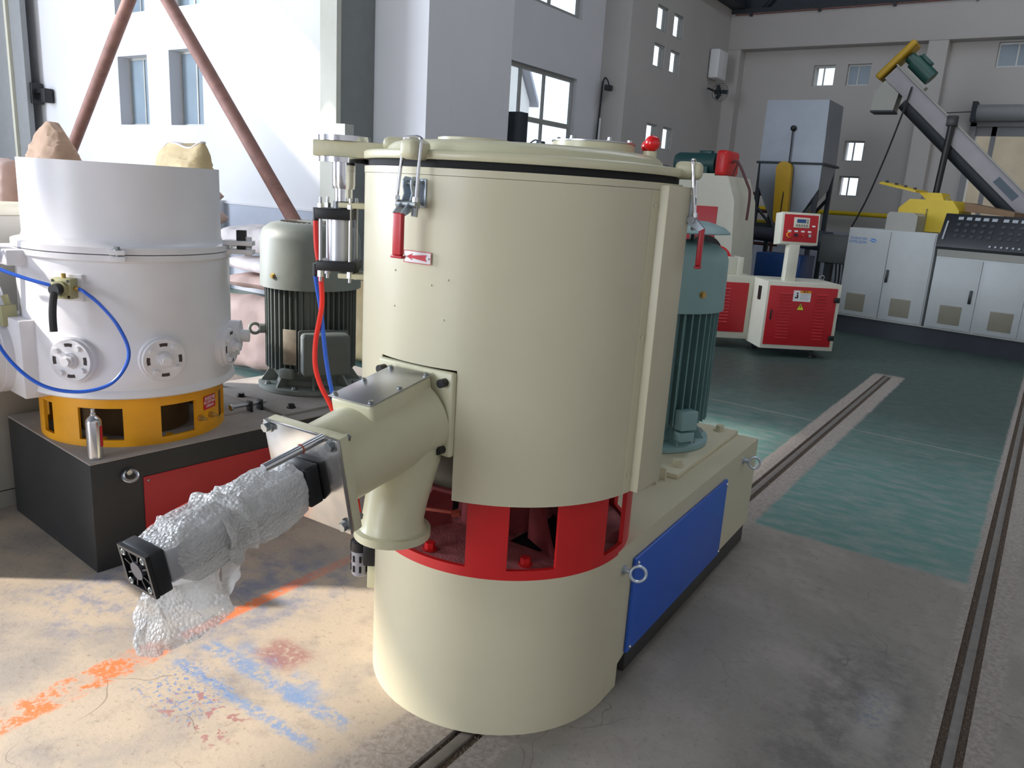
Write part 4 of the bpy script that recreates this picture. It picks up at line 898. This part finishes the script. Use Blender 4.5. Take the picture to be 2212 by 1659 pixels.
# ================================================================== RED CABINET (control stand)
rc_yaw = math.radians(37.65)
rcx = thing('pelletiser_cabinet', 'cream framed cabinet with red louvred doors and a control box on a post', 'cabinet', (-1.196, 6.88, 0), rc_yaw)
q = MB(); q.box(0, .870, 0, .62, .10, .878, .004); q.build('body', CREAM, rcx)
q = MB(); q.box(-.78, .0, .44, 1.05, .12, .878, .004); q.build('rear_body', CREAM, rcx)
q = MB(); q.box(.027, .826, -.012, -.001, .148, .832, .002); d1 = q.build('door', RPAN, rcx); tag(d1, 'red louvred door')
q = MB(); q.box(-.62, -.06, .428, .439, .20, .80, .002); d2 = q.build('door', RPAN, rcx)
def louvres(par, x, z0, z1, n_, w_, y):
    for i in range(n_):
        z = z0+(z1-z0)*i/(n_-1); q = MB(); q.loft([[(x, y, z+.010), (x, y-.011, z-.004), (x, y, z-.006)], [(x+w_, y, z+.010), (x+w_, y-.011, z-.004), (x+w_, y, z-.006)]]); q.build('louvre', RPAN, par)
louvres(d1, .15, .235, .75, 15, .15, -.012); louvres(d1, .585, .235, .75, 15, .13, -.012); louvres(d2, -.42, .32, .72, 11, .14, .428)
q = MB(); q.box(.065, .082, -.026, -.012, .44, .56, .005); q.build('door_handle', BLK, d1)
for z_ in (.70, .255): q = MB(); q.box(.795, .862, -.022, -.012, z_-.03, z_+.03, .004); q.build('hinge', BLK, d1)
q = MB(); q.box(.308, .515, -.0135, -.0122, .665, .79); wl = q.build('warning_label', WHITE, d1)
q = MB(); q.box(.385, .515, -.0145, -.0136, .762, .79); q.build('header_band', PORG, wl); text('警 告', .026, Matrix.Translation((.45, -.0150, .776)) @ XZ, PBLK, wl)
q = MB(); q.cyl((.355, -.0137, .757), (.355, -.0145, .757), .010, seg=12); q.loft([[(x, -.0137, z) for x, z in ((.345, .742), (.366, .742), (.368, .70), (.332, .70), (.325, .715), (.350, .716))], [(x, -.0145, z) for x, z in ((.345, .742), (.366, .742), (.368, .70), (.332, .70), (.325, .715), (.350, .716))]]); q.build('pictogram', PBLK, wl)
q = MB()
for k in range(6): q.box(.39, .508-(k % 3)*.012, -.0143, -.0136, .748-k*.013, .752-k*.013)
q.build('print_lines', mat('print_grey', (150, 150, 150), .6), wl)
q = MB(XZ.inverted() if False else Matrix()); q.loft([[(x, y, z) for x, z in ((.367, .566), (.452, .566), (.4095, .648))] for y in (-.0136, -.0122)]); tr = q.build('hazard_triangle', PYEL, d1)
q = MB(); q.loft([[(x, y, z) for x, z in ((.414, .632), (.398, .602), (.409, .602), (.402, .576), (.421, .609), (.410, .609), (.419, .632))] for y in (-.0144, -.0137)]); q.build('lightning_mark', PBLK, tr)
q = MB()
for a, b in (((.367, .566), (.452, .566)), ((.452, .566), (.4095, .648)), ((.4095, .648), (.367, .566))): q.cyl((a[0], -.0138, a[1]), (b[0], -.0138, b[1]), .0018, seg=5)
q.build('triangle_border', PBLK, tr)
q = MB(); q.box(-.006, -.001, .17, .25, .64, .80, .01); q.build('connector', BLK, rcx)
for x, y in ((.68, .1), (.1, .5), (-.6, .6), (-.6, .95)): q = MB(); q.cyl((x, y, 0), (x, y, .02), .045, seg=14); q.cyl((x, y, .02), (x, y, .12), .018, seg=8); q.build('levelling_foot', BLK, rcx)
q = MB(); q.box(.225, .350, .10, .21, .878, 1.30, .003); q.build('post', CREAM, rcx)
cb_m = MB(Matrix.Translation((.335, .10, 1.30)) @ Matrix.Rotation(math.radians(-6), 4, 'X')); cb_m.box(-.225, .215, 0, .20, 0, .36, .004); cb = cb_m.build('control_box', CREAM, rcx)
FB = Matrix.Translation((.335, .10, 1.30)) @ Matrix.Rotation(math.radians(-6), 4, 'X')
q = MB(FB); q.box(-.200, .195, -.006, 0, .03, .335, .001); cp_ = q.build('front_panel', RPAN, rcx); tag(cp_, 'red operator panel with display and buttons')
q = MB(FB); q.box(-.09, .095, -.011, -.006, .19, .305, .002); q.build('display_bezel', CREAM, cp_)
q = MB(FB); q.box(-.055, .05, -.013, -.011, .245, .285); q.build('display', mat('lcd_blue', (40, 78, 128), .3), cp_)
q = MB(FB)
for k in range(5): q.box(-.062+k*.029, -.044+k*.029, -.013, -.011, .202, .226)
for k in range(2): q.box(.062, .078, -.013, -.011, .24+k*.025, .258+k*.025)
q.build('display_keys', GRILLE, cp_)
for k in range(4):
    q = MB(FB); q.box(-.150+k*.078, -.110+k*.078, -.008, -.006, .140, .158); q.build('button_tag', WHITE, cp_)
    q = MB(FB); x = -.13+k*.078; q.cyl((x, -.006, .105), (x, -.026, .105), .018 if k else .026, seg=18); q.build('push_button', (RED, BLK, DKRED, STEEL)[k], cp_)
q = MB(FB); q.torus((-.13, -.009, .105), (0, 1, 0), .028, .004, 20, 6); q.build('estop_ring', PYEL, cp_)
q = MB(FB); q.box(.128, .165, -.008, -.006, .205, .222); q.build('button_tag', WHITE, cp_)
for x in (-.28, .80): q = MB(); q.torus((x if x > 0 else -.13, .40 if x > 0 else .60, .915), (0, 1, .2), .028, .006); q.build('lifting_eye', BOLT, rcx)
q = MB(); q.box(-.62, -.20, .55, .62, .878, 1.09, .004); q.box(-.20, -.12, .55, .85, .878, 1.09, .004); q.build('motor_bracket', CREAM, rcx)
q = MB(); q.lathe([(0, -.04), (.19, -.04), (.19, .04), (0, .04)], 32); o = q.build('pulley', RED, rcx); o.location = (-.42, .72, 1.02); o.rotation_euler = (PI/2, 0, 0)
q = MB(); q.lathe([(.0, -.05), (.22, -.05), (.22, .05), (0, .05)], 32); o = q.build('flywheel', BLK, rcx); o.location = (-.55, .82, 1.10); o.rotation_euler = (PI/2, 0, 0)

# second machine behind it: cream granulator with green motor on top
gr = thing('granulator', 'cream angled machine housing with a dark green motor and red belt guard on top', 'machine', (-2.30, 8.5, 0))
q = MB(); pr = [(-1.6, 0), (.14, 0), (.09, .75), (.017, 1.75), (-.11, 2.075), (-1.6, 2.075)]
q.loft([[(x, y, z) for x, z in pr] for y in (0, .9)]); q.build('body', CREAM, gr)
q = MB(); q.box(-1.3, -.20, -.012, -.001, 1.0, 1.66, .002); q.build('side_door', RPAN, gr)
q = MB(); q.cyl((-.98, .35, 2.25), (-.42, .35, 2.25), .14, .14, seg=26); q.cyl((-1.03, .35, 2.25), (-.98, .35, 2.25), .12, .14, seg=26); q.box(-.8, -.5, .20, .5, 2.105, 2.2); q.box(-.68, -.50, .3, .42, 2.36, 2.42, .01); mg2 = q.build('motor', mat('dark_green_motor', (24, 66, 66), .45, var=.1), gr)
q = MB(); q.box(-.9, -.36, .15, .55, 2.076, 2.105); q.build('motor_rail', CREAM, gr)
q = MB(); q.box(-.36, -.19, .10, .62, 2.08, 2.42, .05, 3); q.build('belt_guard', RED, gr)
q = MB(); q.tube([(-.19, .3, 2.26), (-.1, .3, 2.27), (.06, .3, 2.0), (.12, .3, 1.85), (.12, .3, 1.5)], .018, 8, 4); q.tube([(-.1, .3, 2.27), (-.16, .3, 2.08)], .012, 6); q.build('pipe_frame', mat('maroon_pipe', (88, 52, 56), .6), gr)

# red pipe rack behind
pk = thing('pipe_rack', 'low maroon steel pipe rack standing along the far left corner', 'rack', (-4.0, 12.2, 0))
RKM = mat('maroon_rack', (104, 62, 60), .6)
for z_ in (1.05, 1.35, 1.62, 1.92): q = MB(); q.cyl((-.4, 0, z_), (1.3, 0, z_), .03, seg=8); q.build('shelf_pipe', RKM, pk)
for x in (-.35, .4, 1.2): q = MB(); q.cyl((x, 0, 0), (x, 0, 1.95), .03, seg=8); q.build('upright', RKM, pk)
q = MB(); q.cyl((.2, -.05, 1.44), (1.1, -.05, 1.44), .03, seg=8); q.build('yellow_tube', YELG, pk)

# ================================================================== EXTRUDER LINE
ex_ = thing('extruder', 'long light grey extruder cabinet line with a sloping black control console', 'machine', (-1.04, 9.895, 0), math.radians(-10.4))
q = MB(); q.box(0, 1.165, 0, .9, .25, 1.492, .004); q.build('cabinet', GCAB, ex_)
q = MB(); q.box(1.20, 3.9, 0, .9, .25, 1.205, .004); q.build('cabinet', GCAB, ex_)
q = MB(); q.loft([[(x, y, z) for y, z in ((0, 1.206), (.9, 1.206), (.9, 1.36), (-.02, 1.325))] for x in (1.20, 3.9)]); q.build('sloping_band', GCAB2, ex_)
q = MB(); q.box(.02, 3.9, .03, .85, 0, .25); q.build('plinth', mat('plinth_navy', (44, 50, 58), .7), ex_)
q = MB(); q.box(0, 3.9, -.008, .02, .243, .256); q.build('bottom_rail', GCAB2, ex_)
for i, (a, b, zt) in enumerate(((.015, .575, 1.475), (.585, 1.15, 1.475), (1.225, 1.765, 1.185), (1.805, 2.30, 1.185), (2.34, 2.9, 1.185), (2.94, 3.5, 1.185))):
    q = MB(); q.box(a, b, -.012, -.001, .268, zt, .003); dd = q.build('door', GCAB, ex_)
    gx = (.107, .723, 1.361, 1.959, 2.48, 3.1)[i]; q = MB(); q.box(gx, gx+.265, -.018, -.012, .33, .577, .002); gg = q.build('vent_grille', GRILLE, dd)
    q = MB(); 
    for k in range(16): q.box(gx+.01, gx+.255, -.021, -.018, .34+k*.0145, .346+k*.0145)
    o = q.build('grille_slats', GRILLE, dd); o['kind'] = 'stuff'
    if i in (1, 2, 4):
        hx, hz0 = ((.60, .78), (1.68, .63), (2.8, .63))[(1, 2, 4).index(i)]; q = MB(); q.box(hx, hx+.035, -.034, -.012, hz0, hz0+.175, .006); q.build('door_handle', BLK, dd)
lg_m = MB(); 
text('SEVENSTARS', .050, Matrix.Translation((.155, -.0135, 1.347)) @ Matrix.Scale(.82, 4, (1, 0, 0)) @ XZ, PBLU, ex_); text('EXTRUSION', .054, Matrix.Translation((.150, -.0135, 1.297)) @ Matrix.Scale(.86, 4, (1, 0, 0)) @ XZ, PBLU, ex_)
q = MB(Matrix.Translation((.355, 0, 1.335)) @ Matrix.Rotation(math.radians(12), 4, 'Y')); q.loft([[(.05*math.cos(t), y, .024*math.sin(t)) for t in [2*PI*i/24 for i in range(24)]] for y in (-.0142, -.0122)]); q.build('oval_emblem', PBLU, ex_)
q = MB(Matrix.Translation((.355, 0, 1.335)) @ Matrix.Rotation(math.radians(12), 4, 'Y')); q.box(-.045, .045, -.0148, -.0140, -.004, .003); q.build('emblem_stripe', WHITE, ex_)
# console, tilted back
FC = Matrix.Translation((1.20, -.10, 1.335)) @ Matrix.Rotation(math.radians(-24), 4, 'X')
q = MB(FC); q.box(-.005, 2.7, 0, .30, 0, .47, .006); co = q.build('control_console', CON, ex_); tag(co, 'black sloping console with rows of buttons')
for r_, (zz_, n_, w_, dx, mt) in enumerate(((.385, 9, .062, .098, CONB), (.30, 9, .05, .098, STEELD), (.215, 9, .05, .098, STEELD), (.14, 9, .05, .098, STEELD))):
    for k in range(n_):
        x = .16+k*dx+(.03 if k > 4 else 0); q = MB(FC); q.box(x, x+w_, -.008, 0, zz_, zz_+.042, .002); q.build('meter' if r_ else 'label_window', mt, co)
for k in range(9): q = MB(FC); q.cyl((.62+k*.065, 0, .045), (.62+k*.065, -.014, .045), .014, seg=12); q.build('push_button', CONB, co)
for k in range(9, 18): q = MB(FC); q.cyl((.62+k*.065, 0, .045), (.62+k*.065, -.014, .045), .014, seg=12); q.build('push_button', CONB, co)
q = MB(FC); q.box(.04, .06, -.012, 0, .10, .36); q.build('grab_bar', CONB, co)
q = MB(FC); q.box(1.18, 1.28, -.006, 0, .30, .36); q.build('name_tag', CREAM, co)
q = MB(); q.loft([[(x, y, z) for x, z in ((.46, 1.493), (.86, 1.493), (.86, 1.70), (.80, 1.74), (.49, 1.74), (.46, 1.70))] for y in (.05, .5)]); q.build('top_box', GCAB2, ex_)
# barrel running to the left
q = MB(); q.cyl((.02, .45, 1.22), (-1.75, .45, 1.28), .11, seg=24); q.cyl((-.45, .45, 1.24), (-.95, .45, 1.26), .15, seg=24); q.build('barrel', BARR, ex_)
q = MB(); q.box(-.45, -.02, .1, .8, .95, 1.36, .03); q.build('barrel_guard', mat('barrel_guard_dark', (70, 72, 72), .5), ex_)
q = MB(); q.box(-1.5, -.75, .2, .7, .35, 1.0, .02); q.build('blue_stand', DBLU, ex_)
for a_, b_ in ((-1.3, .36), (-.9, .36), (-.42, 1.0)): MB().box(a_, a_+.1, .3, .4, 0, b_).build('stand_leg', STEELD, ex_)
for k in range(4): q = MB(); q.tube([(-.25+k*.06, .3, 1.0), (-.2+k*.05, .25, .6), (-.3+k*.08, .2, .05)], .012, 6, 4); q.build('cable', BLK, ex_)
# yellow guard
q = MB(); pr = [(.47, 1.50), (1.25, 1.50), (1.25, 1.80), (1.15, 1.93), (.60, 1.93), (.47, 1.80)]
q.loft([[(x, y, z) for x, z in pr] for y in (.40, .95)]); yg2 = q.build('yellow_guard', YELG, ex_)
for s_ in (0, 1): 
    a, b = ((.62, 1.80), (.76, 1.93)) if s_ == 0 else ((1.42, 1.80), (1.34, 1.93))
q = MB()
for k in range(9): q.box(.84, .86, .388, .40, 1.6+k*.024, 1.612+k*.024)
q.build('guard_slots', BLK, ex_)
q = MB(); q.loft([[(x, y, z) for x, z in ((.13, 2.12), (.17, 2.15), (.65, 2.05), (.65, 2.02))] for y in (.42, .93)]); q.loft([[(x, y, z) for x, z in ((.63, 2.03), (.75, 1.93), (.98, 1.93), (.93, 2.03))] for y in (.6, .95)]); q.build('open_lid', YELG, ex_)
q = MB(); q.loft([[(x, y, z) for x, z in ((1.27, 1.92), (1.88, 1.82), (1.88, 1.76), (1.29, 1.80))] for y in (.5, 1.0)]); q.build('side_flap', mat('brown_flap', (120, 92, 62), .6), ex_)
for k in range(4): q = MB(); x = .21+k*.13; q.box(x, x+.03, .46, .50, 2.14-k*.028, 2.17-k*.028); q.build('lid_stud', BLK, ex_)
q = MB(); q.torus((1.03, .6, 1.965), (0, 1, 0), .028, .006); q.build('lifting_eye', BOLT, ex_)

# screw conveyor rising to the left, with post and cable
cv = thing('screw_conveyor', 'inclined grey and black screw conveyor tube with a green motor and yellow belt guard', 'conveyor', (-.16, 11.05, 0))
d_ = V((1.72, 0, -1.56)).normalized(); up_ = V((0, 0, 1)).cross(d_)
FV = frame((-.86+.04, 0, 3.62), d_, V((0, 1, 0)), d_.cross(V((0, 1, 0))))       # x down the tube, z up-right
q = MB(FV); q.box(-.10, 4.4, -.16, .16, -.075, .145, .004); q.build('trough', mat('conveyor_grey', (150, 146, 150), .5, var=.05), cv)
q = MB(FV); q.cyl((.34, 0, -.10), (4.4, 0, -.10), .12, seg=24); q.build('screw_tube', STEELD, cv)
q = MB(FV); q.box(-.12, 4.4, -.18, .18, .145, .165); q.build('cover_flange', GCAB2, cv)
q = MB(FV); q.box(-.23, -.135, -.2, .2, -.14, .52, .03, 3); q.build('belt_guard', mat('mustard_guard', (176, 140, 22), .5), cv)
q = MB(FV); q.cyl((-.02, 0, .33), (.34, 0, .33), .11, seg=20); q.cyl((-.11, 0, .33), (-.02, 0, .33), .08, seg=16); q.box(.0, .2, -.06, .06, .43, .48, .01); q.build('motor', mat('bottle_green_motor', (28, 74, 66), .45, var=.1), cv)
q = MB(FV); q.box(.0, .4, -.10, .10, .165, .215); q.build('motor_base', GCAB2, cv)
q = MB(); q.loft([[(x, y, z) for x, z in ((-.93, 3.60), (-.72, 3.42), (-.76, 3.18), (-1.06, 3.18), (-1.06, 3.42))] for y in (-.17, .17)]); q.build('discharge_chute', GCAB2, cv)
q = MB(); q.box(-1.07, -.75, -.18, .18, 3.16, 3.185); q.build('chute_rim', STEELD, cv)
q = MB(FV); q.box(2.05, 2.42, -.166, -.16, -.02, .08); q.build('nameplate', mat('dark_nameplate', (70, 84, 96), .5), cv)
q = MB(); q.tube([(-.55, -.2, 3.5), (-.62, -.22, 3.1), (-.75, -.22, 2.5), (-.90, -.25, 1.9), (-1.05, -.3, 1.45)], .014, 6, 5); q.build('power_cable', BLK, cv)
ps = MB(); ps.box(-.02, .12, -.28, -.16, 2.96, 3.10, .01); ps.cyl((.05, -.22, 3.0), (.01, -.22, 1.95), .045, seg=14); ps.cyl((.01, -.22, 1.95), (-.02, -.22, 1.45), .032, seg=14); ps.cyl((-.02, -.22, 1.45), (-.03, -.22, 0), .045, seg=14)
ps.box(-.12, .16, -.25, -.19, 1.74, 1.765); ps.build('support_post', BLK, cv)

# galvanised hopper on legs with yellow guard
hp = thing('hopper', 'tall galvanised steel hopper with a yellow belt guard on black legs', 'hopper', (-2.30, 11.5, 0))
def frustum(z0, z1, a, b):
    return [[(a[0], a[2], z0), (a[1], a[2], z0), (a[1], a[3], z0), (a[0], a[3], z0)], [(b[0], b[2], z1), (b[1], b[2], z1), (b[1], b[3], z1), (b[0], b[3], z1)]]
q = MB(); q.loft(frustum(2.42, 3.36, (-.52, .47, -.5, .42), (-.52, .44, -.5, .42))); q.build('bin', HOPS, hp)
q = MB(); q.box(-.56, .51, -.53, .46, 2.385, 2.42); q.build('rim_flange', STEELD, hp)
q = MB(); q.loft([[(a, -.50, z), (b, -.50, z), (b, c, z), (a, c, z)] for z, a, b, c in ((1.15, -.08, .02, -.30), (1.46, -.20, .15, -.20), (1.68, -.32, .29, -.1), (2.02, -.485, .47, .12), (2.385, -.50, .47, .40))]); q.build('cone', HOPS, hp)
q = MB(); q.loft([[(x+(z-2.3)*-.06, y, z) for x, z in [(-.07+.118*math.cos(t), (2.30+.118*math.sin(t)) if math.sin(t) >= 0 else 1.55+.118*math.sin(t)) for t in [2*PI*i/28 for i in range(28)]]] for y in (-.66, -.545)]); q.build('belt_guard', mat('hopper_guard_yellow', (190, 150, 16), .5), hp)
q = MB(); q.cyl((-.13, -.5, 1.9), (-.13, -.3, 1.9), .05, seg=10); q.build('guard_bracket', STEELD, hp)
q = MB(); q.sphere((-.04, -.54, 2.93), .045); q.cyl((-.04, -.50, 2.93), (-.04, -.55, 2.93), .03, seg=10); q.build('level_sensor', BLK, hp)
q = MB(); q.tube([(-.04, -.56, 2.90), (-.03, -.56, 2.4), (-.02, -.66, 1.9), (-.03, -.64, 1.4)], .01, 6, 4); q.build('sensor_cable', BLK, hp)
for x, y in ((-.50, -.45), (.43, -.45), (-.50, .38), (.43, .38)): q = MB(); q.box(x-.035, x+.035, y-.035, y+.035, 0, 2.385, .004); q.build('leg', STEELD, hp)
for y in (-.45, .38): q = MB(); q.cyl((-.5, y, 1.7), (-.25, y, 1.45), .025, seg=6); q.cyl((.43, y, 1.9), (.1, y, 1.45), .03, seg=6); q.build('brace', STEELD, hp)
q = MB(); q.box(-.5, .43, -.48, -.42, 1.38, 1.44); q.build('cross_bar', STEELD, hp)
yp_ = thing('yellow_pipe', 'long yellow pipe running along the foot of the end wall', 'pipe', (-1.9, 14.75, 1.67))
MB().cyl((-3.0, 0, 0), (1.9, 0, 0), .045, seg=12).build('pipe', YELG, yp_)
for x in (-2.8, -.9, 1.2): MB().box(x, x+.04, -.03, .24, -.06, .06).build('pipe_bracket', STEELD, yp_)

# ================================================================== OUTSIDE
gh = thing('neighbour_building', 'pale gabled building with a small window seen through the big window', 'building', (-15.5, 21, 0), math.radians(20))
q = MB(); q.loft([[(x, y, z) for y, z in ((-4.5, 0), (4.5, 0), (4.5, 5.2), (0, 7.8), (-4.5, 5.2))] for x in (-6, 0)]); q.build('walls', OUTW, gh)
q = MB(); q.loft([[(x, y, z) for y, z in ((-4.9, 5.05), (0, 7.9), (4.9, 5.05), (4.9, 5.25), (0, 8.1), (-4.9, 5.25))] for x in (-6.2, .3)]); q.build('roof', ROOFB, gh)
q = MB(); q.box(.0, .05, 1.3, 2.3, 3.0, 4.4); wf = q.build('window', FRAME, gh); q = MB(); q.box(.05, .06, 1.38, 1.78, 3.08, 4.32); q.box(.05, .06, 1.84, 2.22, 3.08, 4.32); q.build('pane', GLASSB, wf)
ow = thing('outside_wall', 'weathered beige painted wall outside the roller door', 'wall', (2.0, 18.5, 0))
MB().box(-4, 5, 0, .3, 0, 5.2).build('masonry', OUTB, ow)
MB().box(-60, 40, -60, 60, -.35, -.21).build('ground', mat('yard_ground', (150, 146, 140), .9), None)['kind'] = 'structure'
